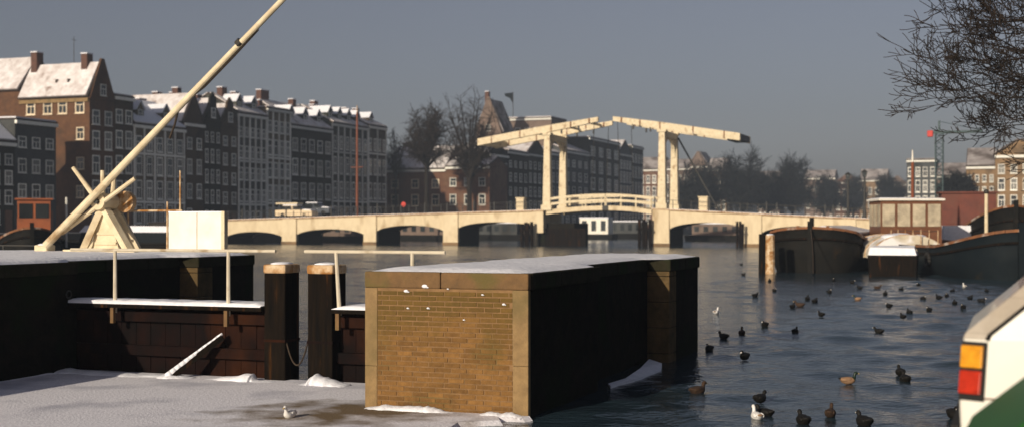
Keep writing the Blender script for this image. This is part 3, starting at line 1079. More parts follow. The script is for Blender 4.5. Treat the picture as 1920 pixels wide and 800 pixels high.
    for side, cx, ytop in ((-1, 1027, 254), (1, 1242, 248)):
        u = bu(cx, VP[0])
        zp = bz(ytop, u, VP[0])
        zb = zt(max(min(u, r0), -200)) if side > 0 else zt(m2)
        for v in VP:
            w0, w1 = .47, .33
            MB().hexa([(u - w0, v - w0, zb - .02), (u + w0, v - w0, zb - .02), (u + w0, v + w0, zb - .02), (u - w0, v + w0, zb - .02)],
                      [(u - w1, v - w1, zp), (u + w1, v - w1, zp), (u + w1, v + w1, zp), (u - w1, v + w1, zp)]).build('portal_post', 'cream_wood', t)
            box('post_plinth', 'cream_wood', t, u - .62, u + .62, v - .62, v + .62, zb - .03, zb + .55)
            box('post_head', 'cream_wood', t, u - .50, u + .50, v - .45, v + .45, zp, zp + .28)
        box('head_beam', 'cream_wood', t, u - .36, u + .36, VP[0] + .45, VP[1] - .45, zp - .55, zp + .14)
        for v0, sg in ((VP[0] + .33, 1), (VP[1] - .33, -1)):     # curved brackets
            mb = MB()
            pts = [(v0 + sg * 1.9 * (1 - math.cos(a)), zp - 2.6 + 2.05 * math.sin(a)) for a in [math.pi / 2 * k / 6 for k in range(7)]]
            for (va, za), (vb, zb2) in zip(pts, pts[1:]):
                mb.beam((u, va, za), (u, vb, zb2), .34, .30)
            mb.build('bracket', 'cream_wood', t)
        # diagonal iron stay behind the portal
        # balance beams
        if side < 0:
            ua, za = bu(897, VP[0]), bz(267, bu(897, VP[0]), VP[0])
            ub, zb3 = bu(1122, VP[0]), bz(224, bu(1122, VP[0]), VP[0])
        else:
            ua, za = bu(1388, VP[0]), bz(257, bu(1388, VP[0]), VP[0])
            ub, zb3 = bu(1150, VP[0]), bz(223, bu(1150, VP[0]), VP[0])
        for v in VP:
            d = (zb3 - za) / (ub - ua)
            sgn = 1 if ub > ua else -1
            mb = MB()
            um_, zm = u, za + d * (u - ua)
            def sec(uu, zz, hw, hh):
                return [(uu, v - hw, zz - hh), (uu, v + hw, zz - hh), (uu, v + hw, zz + hh), (uu, v - hw, zz + hh)]
            rr = [sec(ua, za, .30, .40), sec(um_, zm, .28, .40), sec(ub, zb3, .20, .26)]
            vs = [p for r_ in rr for p in r_]
            fs = [(0, 1, 2, 3), (11, 10, 9, 8)]
            for i in (0, 4):
                for j in range(4):
                    fs.append((i + j, i + (j + 1) % 4, i + 4 + (j + 1) % 4, i + 4 + j))
            mb.add(vs, fs).build('balance_beam', 'cream_wood', t)
            for f in (.12, .36, .62, .78, .93):         # iron straps round the beam
                uu, zz = ua + (ub - ua) * f, za + (zb3 - za) * f
                hh = .415 if f < .5 else .40 - (f - .5) * .26
                box('beam_strap', 'rust_trim', t, uu - .07, uu + .07, v - .315, v + .315, zz - hh, zz + hh)
            # hanging rod from the tip down to the leaf
            ue = ub - sgn * .5
            zl = zt(ue) + .2
            MB().tube((ue, v, zb3 - d * sgn * .5 - .2), (ue - sgn * .3, v, zl), .035, n=5).build('lifting_rod', 'iron', t)
            for f in (.70, .84):
                uu, zz = ua + (ub - ua) * f, za + (zb3 - za) * f
                box('beam_hanger', 'iron', t, uu - .08, uu + .08, v - .1, v + .1, zz - .85, zz - .3)
        box('counterweight_box', 'iron' if side > 0 else 'cream_wood', t, min(ua, ua + sgn * 1.5), max(ua, ua + sgn * 1.5), VP[0] + .32, VP[1] - .32, za - .42 + .1, za + .38)  # right box coloured dark to stand for shadow on the beam end
        for f in (.45, .72, .90):                       # cross ties between the two beams
            uu, zz = ua + (ub - ua) * f, za + (zb3 - za) * f
            box('cross_tie', 'cream_wood', t, uu - .12, uu + .12, VP[0] + .25, VP[1] - .25, zz - .12, zz + .12)
        tips[side] = (ub, zb3)
        if side > 0:
            for v in (VP[1],):
                MB().tube((u + .4, v, zp - .3), (u + 5.2, v, zt(u + 5.2)), .10, n=6).build('iron_stay', 'iron', t)
    # bascule leaves: girder, planking, white railings
    uc = bu(1135)
    for side in (-1, 1):
        ua = m2 + .25 if side < 0 else r0 - .1
        n = 6
        us = [ua + (uc - side * -.0 - ua) * k / n for k in range(n + 1)]
        us[-1] = uc - (.07 if side < 0 else -.07)
        def zl(u):
            s = (u - uc) / (ua - uc)
            return 4.08 + .46 * (1 - s * s)
        for v in (0.0, BWID - .25):
            mb = MB()
            for a, b in zip(us, us[1:]):
                mb.hexa([(a, v, zl(a) - .52), (b, v, zl(b) - .50), (b, v + .25, zl(b) - .50), (a, v + .25, zl(a) - .52)],
                        [(a, v, zl(a)), (b, v, zl(b)), (b, v + .25, zl(b)), (a, v + .25, zl(a))])
            mb.build('leaf_girder', 'cream', t)
        mb = MB()
        for a, b in zip(us, us[1:]):
            mb.hexa([(a, .26, zl(a) - .2), (b, .26, zl(b) - .2), (b, BWID - .26, zl(b) - .2), (a, BWID - .26, zl(a) - .2)],
                    [(a, .26, zl(a) - .03), (b, .26, zl(b) - .03), (b, BWID - .26, zl(b) - .03), (a, BWID - .26, zl(a) - .03)])
        mb.build('leaf_planking', 'tar', t)
        for v in (.12, BWID - .12):
            for k in range(0, n + 1, 2):
                u = us[k]
                box('leaf_rail_post', 'cream_wood', t, u - .05, u + .05, v - .06, v + .06, zl(u), zl(u) + 1.3)
            for h in (.62, 1.22):
                mb = MB()
                for a, b in zip(us, us[1:]):
                    mb.beam((a, v - .08, zl(a) + h), (b, v - .08, zl(b) + h), .10, .27)
                mb.build('leaf_rail', 'cream_wood', t)
    box('meeting_joint', 'iron', t, uc - .35, uc + .35, -.06, -.005, 4.02 + .0, 4.55)
    # pale stone cabinets on the deck beside the portals
    for px, y0, y1 in ((973, 372, 393), (1317, 370, 388)):
        u = bu(px)
        z1 = bz(y0, u)
        bevel(box('deck_cabinet', 'cream', t, u - .5, u + .5, .3, 1.1, zt(u) + .02, z1), .08, 2)
        box('cabinet_cap', 'cream_wood', t, u - .56, u + .56, .24, 1.16, z1, z1 + .12)
    return t
bridge = make_bridge()

# timber fenders in the water by the opening
def pile_cluster(label, px0, px1, ytop, v, n=4, m='tar'):
    u0, u1 = bu(px0, v), bu(px1, v)
    t = BR.thing('fender_piles', label, 'fender', (u0 + u1) / 2, v, 0, 'timber fenders by the bridge opening')
    zt_ = bz(ytop, u0, v)
    W = u1 - u0
    for k in range(n):
        x = -W / 2 + W * (k + .5) / n
        MB().tube((x, (k % 2) * .3, -.6), (x, (k % 2) * .3, zt_ + random.uniform(-.2, .1)), W / n * .52, n=8).build('pile', m, t)
    box('waling', m, t, -W / 2, W / 2, -.35, -.22, zt_ * .62, zt_ * .62 + .25)
pile_cluster('dark timber fender piles left of the bridge opening', 976, 998, 416, -1.2, 4)
pile_cluster('tall dark timber fender piles right of the bridge opening', 1196, 1221, 412, -1.0, 4)
pile_cluster('dark timber piles before the arch right of the right portal', 1380, 1394, 416, -1.2, 3)
# dark fender wall inside the opening
t = BR.thing('fender_wall', 'dark timber fender wall under the left drawbridge leaf', 'fender', bu(1022, .7), .7, 0)
u1 = bu(1098, .7) - bu(1022, .7)
n = 9
for k in range(n):
    box('fender_plank', 'tar', t, u1 * k / n + .01, u1 * (k + 1) / n - .01, 0, .2, -.5, bz(431, bu(1050), .7))
box('fender_cap', 'tar', t, 0, u1, -.06, .28, bz(431, bu(1050), .7) + .003, bz(428, bu(1050), .7))

# lamp posts on the right half of the bridge
def lamp_post(label, px, y0, v):
    u = bu(px, v)
    t = BR.thing('lamp_post', label, 'lamp post', u, v, zt(u), 'lamp posts on the bridge')
    H = bz(y0, u, v) - zt(u)
    MB().tube((0, 0, 0), (0, 0, .9), .22, .18, 8).build('base', 'iron', t)
    MB().tube((0, 0, .9), (0, 0, H - .75), .14, .11, 8).build('column', 'iron', t)
    MB().beam((-.35, 0, H - .95), (.35, 0, H - .95), .05, .05).build('ladder_bar', 'iron', t)
    MB().hexa([(-.16, -.16, H - .75), (.16, -.16, H - .75), (.16, .16, H - .75), (-.16, .16, H - .75)],
              [(-.27, -.27, H - .2), (.27, -.27, H - .2), (.27, .27, H - .2), (-.27, .27, H - .2)]).build('lantern', 'glass', t)
    MB().hexa([(-.32, -.32, H - .2), (.32, -.32, H - .2), (.32, .32, H - .2), (-.32, .32, H - .2)],
              [(-.06, -.06, H + .05), (.06, -.06, H + .05), (.06, .06, H + .05), (-.06, .06, H + .05)]).build('lantern_roof', 'iron', t)
lamp_post('tall dark lantern post on the bridge, left of the pair above the black bow', 1590, 324, .4)
lamp_post('tall dark lantern post on the bridge nearest the varnished wheelhouse', 1621, 319, .1)

def road_sign(label, px, y0, v, zz=None):
    u = bu(px, v)
    zz = zt(u) if zz is None else zz
    t = BR.thing('road_sign', label, 'sign', u, v, zz)
    H = bz(y0, u, v) - zz
    MB().tube((0, 0, 0), (0, 0, H), .05, n=6).build('post', 'iron', t)
    MB().tube((0, -.06, H), (0, -.10, H), .30, n=16).build('disc', 'red', t)
road_sign('small round red sign on the left half of the bridge', 757, 383, .9)

# ================================================================== HOUSES
def win_proto(m):
    f = MB()
    f.box(-.5, -.40, -.07, .02, 0, 1).box(.40, .5, -.07, .02, 0, 1).box(-.40, .40, -.07, .02, .93, 1).box(-.40, .40, -.07, .02, 0, .07)
    f.box(-.40, .40, -.05, .0, .56, .61).box(-.03, .03, -.05, .0, .07, .56).box(-.56, .56, -.14, .0, -.05, -.002)
    return f.mesh('window', m)
WIN = {'frame': win_proto('frame'), 'frame_bright': win_proto('frame_bright')}
PANE_PALE = MB().box(-.40, .40, -.025, -.004, .07, .93).mesh('pane', 'drape_pane')
PANE = MB().box(-.40, .40, -.025, -.004, .07, .93).mesh('pane', 'glass')

def add_window(parent, x, y, z, w, h, rz=0.0, kind='frame'):
    o = bpy.data.objects.new('window', WIN[kind])
    C.objects.link(o)
    o.parent = parent
    o.location = (x, y, z)
    o.rotation_euler = (0, 0, rz)
    o.scale = (w, 1, h)
    p = bpy.data.objects.new('pane', random.choice((PANE, PANE, PANE, PANE_PALE)))
    C.objects.link(p)
    p.parent = o
    return o

def shrink_quad(q, e):
    c = sum((Vector(p) for p in q), Vector()) / 4
    return [Vector(p) + (c - Vector(p)).normalized() * e for p in q]

def house(label, wx, wy, rz, w, d, eave, ridge, roof='front', wall='dark_wall', floors=4, bays=3, side=False, kind='frame', gable=None,
          chim=(), z0=QZ, snow='roof_snow', cat='house', dormers=0, winh=.62, winw=.55, side_rows=None, name='canal_house', door=True, cornice=True, group=None, skip_floor=0, pil=0):
    """facade on local y=0 facing -y, x along the facade, heights above z=0 of the world"""
    t = thing(name, label, cat, (wx, wy, z0), rz, group)
    E, Rg = eave - z0, ridge - z0
    MB().box(0, w, 0, d, -.2, E).build('wall', wall, t)
    if roof == 'front':
        q1 = [(-.05, -.25, E), (w + .05, -.25, E), (w + .05, d / 2, Rg), (-.05, d / 2, Rg)]
        q2 = [(w + .05, d + .25, E), (-.05, d + .25, E), (-.05, d / 2, Rg), (w + .05, d / 2, Rg)]
        MB().prism([(0, E), (d, E), (d / 2, Rg)], 'x', .01, w - .01).build('gable_wall', wall, t)
    elif roof == 'depth':
        q1 = [(-.25, d, E), (-.25, 0, E), (w / 2, 0, Rg), (w / 2, d, Rg)]
        q2 = [(w + .25, 0, E), (w + .25, d, E), (w / 2, d, Rg), (w / 2, 0, Rg)]
        MB().prism([(0, E), (w, E), (w / 2, Rg)], 'y', .01, d - .01).build('gable_wall', wall, t)
    else:
        q1 = [(-.1, -.2, E), (w + .1, -.2, E), (w + .1, d + .1, E + .05), (-.1, d + .1, E + .05)]
        q2 = None
    mb, ms = MB(), MB()
    for q in (q1, q2):
        if q:
            mb.slab(q, .18)
            qs = shrink_quad(q, .22)
            n = (Vector(q[1]) - Vector(q[0])).cross(Vector(q[3]) - Vector(q[0])).normalized()
            ms.slab([p + n * .185 for p in qs], .16)
    r = mb.build('roof', 'slate', t)
    ms.build('snow_cover', snow, r)
    if gable and roof == 'depth':
        P = {'tri': [(-.1, E - .1), (w + .1, E - .1), (w / 2 + .25, Rg + .5), (w / 2 - .25, Rg + .5)],
             'neck': [(0, E - .3), (w, E - .3), (w * .72, E + .8), (w * .68, Rg + .2), (w * .5, Rg + 1.0), (w * .32, Rg + .2), (w * .28, E + .8)],
             'step': [(0, E - .3), (w, E - .3)] + [p for k in range(4) for p in ((w - k * w / 9, E + .2 + k * (Rg - E) / 3.4), (w - (k + 1) * w / 9, E + .2 + k * (Rg - E) / 3.4))]
                     + [p for k in (3, 2, 1, 0) for p in (((k + 1) * w / 9, E + .2 + k * (Rg - E) / 3.4), (k * w / 9, E + .2 + k * (Rg - E) / 3.4))]}[gable]
        MB().prism(P, 'y', -.16, .16).build('gable', wall, t)
        add_window(t, w / 2, -.17, E + .35, min(1.1, w * .25), 1.4, 0, kind)
    elif cornice:
        box('cornice', 'frame', t, -.05, w + .05, -.32, .0, E - .45, E - .06)
    rw = random.Random(label)
    winh, winw = winh * rw.uniform(.92, 1.28), winw * rw.uniform(.85, 1.15)
    fh = (E - .6 - .7) / floors
    for f in range(skip_floor, floors):
        for b in range(bays):
            x = w * (b + .5) / bays
            if f == 0 and door and b == bays - 1:
                dz = MB().box(-.55, .55, -.06, .02, 0, 2.5).build('door', 'varnish', t)
                dz.location = (x, 0, 0)
                continue
            add_window(t, x, 0, .7 + fh * f + fh * .12, w / bays * winw, fh * winh * (1.0 if f < floors - 1 else .78), 0, kind)
    if pil:                                            # pale pilasters and string courses on the facade
        for b in range(0, bays + 1, pil):
            x = min(max(w * b / bays, .16), w - .16)
            box('pilaster', 'frame', t, x - .15, x + .15, -.12, -.002, 0, E - .46)
        for f in range(1, floors, 2):
            box('string_course', 'frame', t, .01, w - .01, -.16, -.122, .55 + fh * f, .85 + fh * f)
    if side:
        rows, cols, y0, y1, ww, hh = side
        for zc in rows:
            for c in cols:
                add_window(t, 0, y0 + (y1 - y0) * c, zc - z0, ww, hh, -math.pi / 2, 'frame_bright')
    for (cx, cy, cw, ch) in chim:
        zb = Rg - 1.2 if roof != 'flat' else E
        o = box('chimney', 'chimney', t, cx - cw / 2, cx + cw / 2, cy - .45, cy + .45, zb, Rg + ch)
        box('chimney_snow', 'snow', o, cx - cw / 2 - .05, cx + cw / 2 + .05, cy - .5, cy + .5, Rg + ch, Rg + ch + .12)
    if snow == 'roof_snow' and roof == 'flat':
        pass
    for k in range(dormers):
        cx = w * (k + .5) / dormers
        yb = d * .10
        zb = E + (Rg - E) * .2
        hh = min(2.4, (Rg - E) * .75)
        dm = MB().prism([(cx - .75, zb), (cx + .75, zb), (cx + .75, zb + hh * .6), (cx, zb + hh), (cx - .75, zb + hh * .6)], 'y', yb, d * .45).build('dormer', wall, t)
        MB().slab([(cx - .95, yb - .15, zb + hh * .52), (cx - .95, d * .45, zb + hh * .52), (cx, d * .45, zb + hh + .08), (cx, yb - .15, zb + hh + .08)][::-1], .14) \
            .slab([(cx, yb - .15, zb + hh + .08), (cx, d * .45, zb + hh + .08), (cx + .95, d * .45, zb + hh * .52), (cx + .95, yb - .15, zb + hh * .52)][::-1], .14).build('dormer_snow', 'snow', dm)
        add_window(dm, cx, yb, zb + .1, .9, hh * .52, 0, kind)
    return t

UF = -61.6                                           # facade line of the left bank
ROT_L = TH + math.pi / 2                             # facade faces across the river
def row_house(label, px0, px1, py_eave, py_ridge, u=UF, depth=12, **k):
    v0, v1 = BR.ly(px0, u), BR.ly(px1, u)
    vm = (v0 + v1) / 2
    p = BR.world(u, v0)
    e = BR.z(py_eave, u, vm)
    rg = BR.z(py_ridge, u - depth / 2 if k.get('roof', 'front') == 'front' else u, vm)
    return house(label, p.x, p.y, ROT_L, v1 - v0 - .02, depth, e, rg, **k)

GL = 'houses along the left bank'
# brown warehouse whose long sunny side faces the camera
v0, v1 = BR.ly(168, UF), BR.ly(214, UF)
p = BR.world(UF, v0)
e_, r_ = BR.z(182, UF, v0), BR.z(118, UF, v0 + 2.4)
yy = [BR.z(q, UF - 5, v0) for q in (214, 268)]
warehouse = house('tall brown brick warehouse with sunlit side and steep snowy roof', p.x, p.y, ROT_L, v1 - v0, 10.6, e_, r_, roof='depth', wall='brown_brick', floors=5, bays=2,
      side=([BR.z(214, UF - 5, v0)], (.06, .36, .62, .92), .9, 9.5, 1.35, 1.75), kind='frame', gable='tri', chim=((2.0, 2.0, 1.1, 1.1), (2.0, 9.6, 1.2, 1.6)), group=GL, name='warehouse')
for q in (262, 318, 371):
    add_window(warehouse, 0, 1.35, BR.z(q, UF - 2, v0) - QZ, 1.15, 1.5, -math.pi / 2, 'frame_bright')
add_window(warehouse, 0, 8.2, BR.z(345, UF - 8, v0) - QZ, 1.5, 6.4, -math.pi / 2, 'frame_bright')
E, Rg = e_ - QZ, r_ - QZ
for yv in (3.6, 5.4):                                 # two small roof vents
    zz = E + (Rg - E) * .33
    box('roof_vent', 'slate', warehouse, .5, .95, yv - .16, yv + .16, zz, zz + .95)
MB().tube((2.3, 4.2, Rg), (2.3, 4.2, Rg + 3.4), .04, n=5).tube((1.9, 4.2, Rg + 3.0), (2.7, 4.2, Rg + 3.0), .03, n=5).build('antenna', 'iron', warehouse)
box('cornice_side', 'stone', warehouse, -.22, -.0, .1, 10.5, E - .55, E - .1)
# annex behind the warehouse with a lower snowy roof
house('lower house with snowy roof just left of the brown warehouse', *BR.world(UF - 10.7, v0 + .3), ROT_L, 7, 12, BR.z(170, UF - 10.7, v0), BR.z(108, UF - 11, v0 + 3), roof='depth', wall='brown_brick', floors=5, bays=2, door=False, group=GL)

vA, vB = BR.ly(-70, UF), BR.ly(28, UF)
p = BR.world(UF, vA)
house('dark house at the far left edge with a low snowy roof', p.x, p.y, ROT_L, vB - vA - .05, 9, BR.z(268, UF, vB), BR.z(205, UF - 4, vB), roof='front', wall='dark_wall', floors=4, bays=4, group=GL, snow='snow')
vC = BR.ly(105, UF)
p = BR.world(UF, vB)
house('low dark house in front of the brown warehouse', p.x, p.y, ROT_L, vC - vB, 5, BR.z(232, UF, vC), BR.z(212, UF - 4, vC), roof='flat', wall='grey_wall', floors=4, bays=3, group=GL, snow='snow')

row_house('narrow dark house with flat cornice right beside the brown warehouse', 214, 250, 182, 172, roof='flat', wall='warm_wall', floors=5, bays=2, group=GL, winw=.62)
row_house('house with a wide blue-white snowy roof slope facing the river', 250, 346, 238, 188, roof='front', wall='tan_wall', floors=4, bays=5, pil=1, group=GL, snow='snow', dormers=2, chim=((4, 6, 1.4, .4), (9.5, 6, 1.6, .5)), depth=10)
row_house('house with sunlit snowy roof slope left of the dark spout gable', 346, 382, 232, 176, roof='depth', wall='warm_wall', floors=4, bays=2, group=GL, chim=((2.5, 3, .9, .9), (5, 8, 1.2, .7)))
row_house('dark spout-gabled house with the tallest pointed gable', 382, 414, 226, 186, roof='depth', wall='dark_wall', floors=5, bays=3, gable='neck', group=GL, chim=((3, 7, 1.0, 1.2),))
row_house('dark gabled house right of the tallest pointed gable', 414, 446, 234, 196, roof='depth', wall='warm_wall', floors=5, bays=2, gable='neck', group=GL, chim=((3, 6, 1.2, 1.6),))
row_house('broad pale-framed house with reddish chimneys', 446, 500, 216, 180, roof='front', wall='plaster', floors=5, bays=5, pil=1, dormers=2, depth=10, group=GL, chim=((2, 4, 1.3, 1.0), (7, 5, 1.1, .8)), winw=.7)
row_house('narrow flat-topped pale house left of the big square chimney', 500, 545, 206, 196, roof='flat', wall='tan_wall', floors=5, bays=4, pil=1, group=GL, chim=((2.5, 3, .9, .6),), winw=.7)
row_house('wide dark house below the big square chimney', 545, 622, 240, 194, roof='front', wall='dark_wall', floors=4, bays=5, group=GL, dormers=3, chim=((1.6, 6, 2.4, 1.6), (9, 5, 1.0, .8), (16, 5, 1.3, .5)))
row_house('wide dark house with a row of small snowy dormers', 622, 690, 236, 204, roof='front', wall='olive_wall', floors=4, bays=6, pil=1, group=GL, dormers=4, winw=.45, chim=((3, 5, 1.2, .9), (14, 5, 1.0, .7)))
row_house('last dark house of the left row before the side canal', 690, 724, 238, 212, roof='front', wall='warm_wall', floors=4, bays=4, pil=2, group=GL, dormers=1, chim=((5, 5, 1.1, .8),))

# second block: houses whose ends face the camera, lit
def face_house(label, px0, px1, py_eave, py_ridge, v, frame=BR, depth=10, **k):
    u0, u1 = frame.lx(px0, v), frame.lx(px1, v)
    p = frame.world(u0, v)
    um = (u0 + u1) / 2
    return house(label, p.x, p.y, TH, u1 - u0 - .02, depth, frame.z(py_eave, um, v), frame.z(py_ridge, um, v + (depth / 2 if k.get('roof', 'front') == 'front' else 0)), **k)
GS = 'sunlit houses beyond the bridge'
face_house('low brick house with snowy roof left of the bare elms, facing the camera', 722, 836, 318, 276, 77, wall='red_wall', floors=3, bays=3, kind='frame_bright', group=GS, winw=.42, winh=.6, depth=11, chim=((2, 5.5, 1.1, .9),))
face_house('low reddish house with snow-edged eaves behind the elm trunks', 836, 918, 312, 296, 77, wall='red_wall', floors=3, bays=3, kind='frame', group=GS, depth=9, winw=.45)
face_house('pointed brownish gable house rising behind the bare elms', 892, 940, 250, 186, 108, roof='depth', wall='pink_wall', floors=5, bays=3, gable='tri', group=GS, chim=((2.2, 1.0, .8, 1.6),), depth=7, door=False, snow='dull_snow')
fl = face_house('tall house with flat snowy roof and a dark flag, behind the drawbridge beams', 944, 1034, 222, 214, 122, roof='flat', wall='pink_wall', floors=6, bays=5, group=GS, door=False)
UR = -46
GD = 'shaded houses beyond the bridge'
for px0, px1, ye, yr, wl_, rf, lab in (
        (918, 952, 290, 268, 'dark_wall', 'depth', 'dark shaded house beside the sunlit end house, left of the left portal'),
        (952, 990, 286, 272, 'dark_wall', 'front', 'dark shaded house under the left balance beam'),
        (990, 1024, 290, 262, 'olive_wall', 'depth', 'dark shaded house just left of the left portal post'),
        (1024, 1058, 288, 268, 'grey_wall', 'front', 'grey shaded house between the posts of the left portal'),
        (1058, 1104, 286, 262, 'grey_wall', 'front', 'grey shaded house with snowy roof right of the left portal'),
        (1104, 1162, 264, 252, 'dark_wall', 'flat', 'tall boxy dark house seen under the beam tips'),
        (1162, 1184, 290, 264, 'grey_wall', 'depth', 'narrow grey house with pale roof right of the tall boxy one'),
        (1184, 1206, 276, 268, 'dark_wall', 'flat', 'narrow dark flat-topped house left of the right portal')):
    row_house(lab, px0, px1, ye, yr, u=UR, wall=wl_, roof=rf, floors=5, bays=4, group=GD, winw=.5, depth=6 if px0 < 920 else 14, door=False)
# flag on the flat roofed house
pf = BR.pt(962, 200, 124)
ffl = BR.world(pf.x, 124)
hz = fl
loc = hz.matrix_basis.inverted() @ Vector((ffl.x, ffl.y, 0))
zr = BR.z(222, pf.x, 122) - QZ
zf = BR.z(174, pf.x, 124) - QZ
MB().tube((loc.x, loc.y, zr), (loc.x, loc.y, zf + .2), .07, n=6).build('flagpole', 'iron', fl)
MB().prism([(loc.x - .05, zf), (loc.x - 2.0, zf - .1), (loc.x - 1.8, zf - .7), (loc.x - .7, zf - 1.2), (loc.x - .05, zf - 2.3)], 'y', loc.y - .04, loc.y + .04).build('flag', 'hull_blue', fl)

# third block and far bank
GF = 'far houses up the river'
for px0, px1, ye, yr, wl_, rf, lab in (
        (1198, 1244, 318, 296, 'red_wall', 'front', 'reddish far house seen left of the right portal post'),
        (1244, 1292, 316, 300, 'pink_wall', 'front', 'pale far house framed by the right portal'),
        (1292, 1326, 312, 284, 'pink_wall', 'depth', 'far house with steep snowy gable roof right of the right portal'),
        (1326, 1362, 318, 298, 'ochre_wall', 'front', 'ochre far house beside the largest dark tree')):
    face_house(lab, px0, px1, ye, yr, 232, wall=wl_, roof=rf, floors=4, bays=4, group=GF, door=False, snow='dull_snow')
for px0, px1, ye, yr, wl_, rf, lab in (
        (1420, 1462, 336, 322, 'pink_wall', 'front', 'tiny far house between the two round dark trees'),
        (1508, 1566, 334, 320, 'pink_wall', 'front', 'distant pale house right of the two round dark trees'),
        (1566, 1612, 342, 326, 'red_wall', 'depth', 'distant reddish house left of the lantern posts'),
        (1612, 1664, 338, 318, 'ochre_wall', 'front', 'distant ochre house behind the lantern posts'),
        (1664, 1700, 346, 330, 'pink_wall', 'depth', 'distant pale gabled house left of the scaffolded block')):
    face_house(lab, px0, px1, ye, yr, 345, wall=wl_, roof=rf, floors=3, bays=4, group=GF, door=False, snow='dull_snow')
# right bank
GR = 'houses on the right bank'
for px0, px1, ye, yr, v, wl_, rf, lab in (
        (1700, 1756, 300, 292, 150, 'grey_wall', 'flat', 'grey flat-topped block left of the teal crane'),
        (1756, 1812, 330, 308, 120, 'pink_wall', 'front', 'pale house behind the red wheelhouse'),
        (1812, 1866, 312, 280, 95, 'ochre_wall', 'front', 'ochre house under the bare tree twigs'),
        (1866, 1960, 290, 262, 70, 'ochre_wall', 'depth', 'tall ochre house at the right edge behind the bare tree')):
    face_house(lab, px0, px1, ye, yr, v, wall=wl_, roof=rf, floors=4, bays=4, kind='frame', group=GR, depth=12, door=False, snow='dull_snow')

# ================================================================== TREES
def grow_tree(name, label, wx, wy, z0, H, seed, spread=1.0, levels=5, trunk_r=.3, fork=.3, twig='twig', sides=4, up=.35, nchild=(3, 4), group=None, lean=(0, 0), dens=1.0, rmin=.012, first=None):
    rnd = random.Random(seed)
    t = thing(name, label, 'tree', (wx, wy, z0), 0, group)
    tr, cr = MB(), MB()
    def branch(p, d, L, r, lev):
        n = 4 if lev <= 1 else 3
        q = Vector(p)
        dd = Vector(d).normalized()
        pts = [(q.copy(), r)]
        for k in range(n):
            dd = (dd + Vector((rnd.uniform(-1, 1), rnd.uniform(-1, 1), rnd.uniform(-.6, 1))) * (.10 + .06 * lev) + Vector((0, 0, up * .12))).normalized()
            q = q + dd * (L / n)
            pts.append((q.copy(), max(rmin, r * (1 - .55 * (k + 1) / n))))
        tgt = tr if lev == 0 else cr
        for (a, ra), (b, rb) in zip(pts, pts[1:]):
            tgt.tube(a, b, ra, rb, 8 if lev == 0 else (6 if lev == 1 else (sides if lev < 4 else 3)), caps=False)
        if lev >= levels:
            return
        nc = rnd.randint(*nchild) + (2 if lev == 0 else 0)
        for c in range(nc):
            f = rnd.uniform(.35, 1.0) if lev > 0 else rnd.uniform(fork, 1.0)
            i = min(n - 1, int(f * n))
            a, b = pts[i][0], pts[i + 1][0]
            bp = a.lerp(b, f * n - i)
            br = pts[i][1] * .62
            ax = dd.orthogonal().normalized()
            ax.rotate(Matrix.Rotation(rnd.uniform(0, 6.283), 3, dd))
            ang = R(rnd.uniform(28, 62)) * spread
            nd = (dd * math.cos(ang) + ax * math.sin(ang))
            branch(bp, nd, L * rnd.uniform(.55, .78) * (1.0 if lev else .9), max(rmin, br), lev + 1)
        branch(q, dd, L * .66, pts[-1][1], lev + 1)
    branch((0, 0, -.2), (lean[0], lean[1], 1), H * .46, trunk_r, 0)
    tr.build('trunk', 'bark', t, fixn=False)
    cr.build('crown', twig, t, fixn=False)
    return t

def tree_at(name, label, px, Y, py_top, z0=QZ, **k):
    X = (px - 960) / F_PX * Y
    H = EYE - (py_top - HORIZON) / F_PX * Y - z0
    return grow_tree(name, label, X, Y, z0, H * .92, **k)

def round_tree(label, px, Y, py_top, rad_px, seed, group='dark round trees up the river', lowpy=380, name='round_tree', twig='far_twig', limbs=26, per=46, tr_r=.42, tw=1.0):
    """winter tree with a close, rounded head of twigs"""
    rnd = random.Random(seed)
    X = (px - 960) / F_PX * Y
    s = F_PX / Y
    top = EYE + (HORIZON - py_top) / s - QZ
    bot = EYE + (HORIZON - lowpy) / s - QZ
    rad = rad_px / s
    t = thing(name, label, 'tree', (X, Y, QZ), 0, group)
    tr, cr = MB(), MB()
    fork = max(1.8, bot + 1.0)
    tr.tube((0, 0, -.2), (0, 0, fork), tr_r, tr_r * .75, 8, caps=False)
    c = Vector((0, 0, (top + bot) / 2))
    hz_ = (top - bot) / 2
    for k in range(limbs):
        th, ph = rnd.uniform(0, 6.283), math.acos(rnd.uniform(-.6, 1))
        e = c + Vector((rad * .95 * math.sin(ph) * math.cos(th), rad * .95 * math.sin(ph) * math.sin(th), hz_ * math.cos(ph))) * rnd.uniform(.8, 1.0)
        a = Vector((0, 0, fork - rnd.uniform(0, .5)))
        m_ = a.lerp(e, .5) + Vector((0, 0, .6))
        tr.tube(a, m_, tr_r * .36, tr_r * .22, 5, caps=False).tube(m_, e, tr_r * .22, .03, 4, caps=False)
        for j in range(per):
            f = rnd.uniform(.25, 1)
            q = a.lerp(m_, f * 2) if f < .5 else m_.lerp(e, f * 2 - 1)
            d = Vector((rnd.gauss(0, 1), rnd.gauss(0, 1), rnd.gauss(.5, .8))).normalized()
            L = rnd.uniform(.8, 2.0) * rad / 5
            q2 = q + d * L
            cr.tube(q, q2, .045 * tw, .03 * tw, 3, caps=False)
            for i in range(3):
                d2 = (d + Vector((rnd.gauss(0, .7), rnd.gauss(0, .7), rnd.gauss(.1, .6)))).normalized()
                cr.tube(q.lerp(q2, rnd.uniform(.3, 1)), q2 + d2 * L * .6, .032 * tw, .02 * tw, 3, caps=False)
    tr.build('trunk', 'bark', t, fixn=False)
    cr.build('crown', twig, t, fixn=False)
    return t
GE = 'bare elms beyond the bridge'
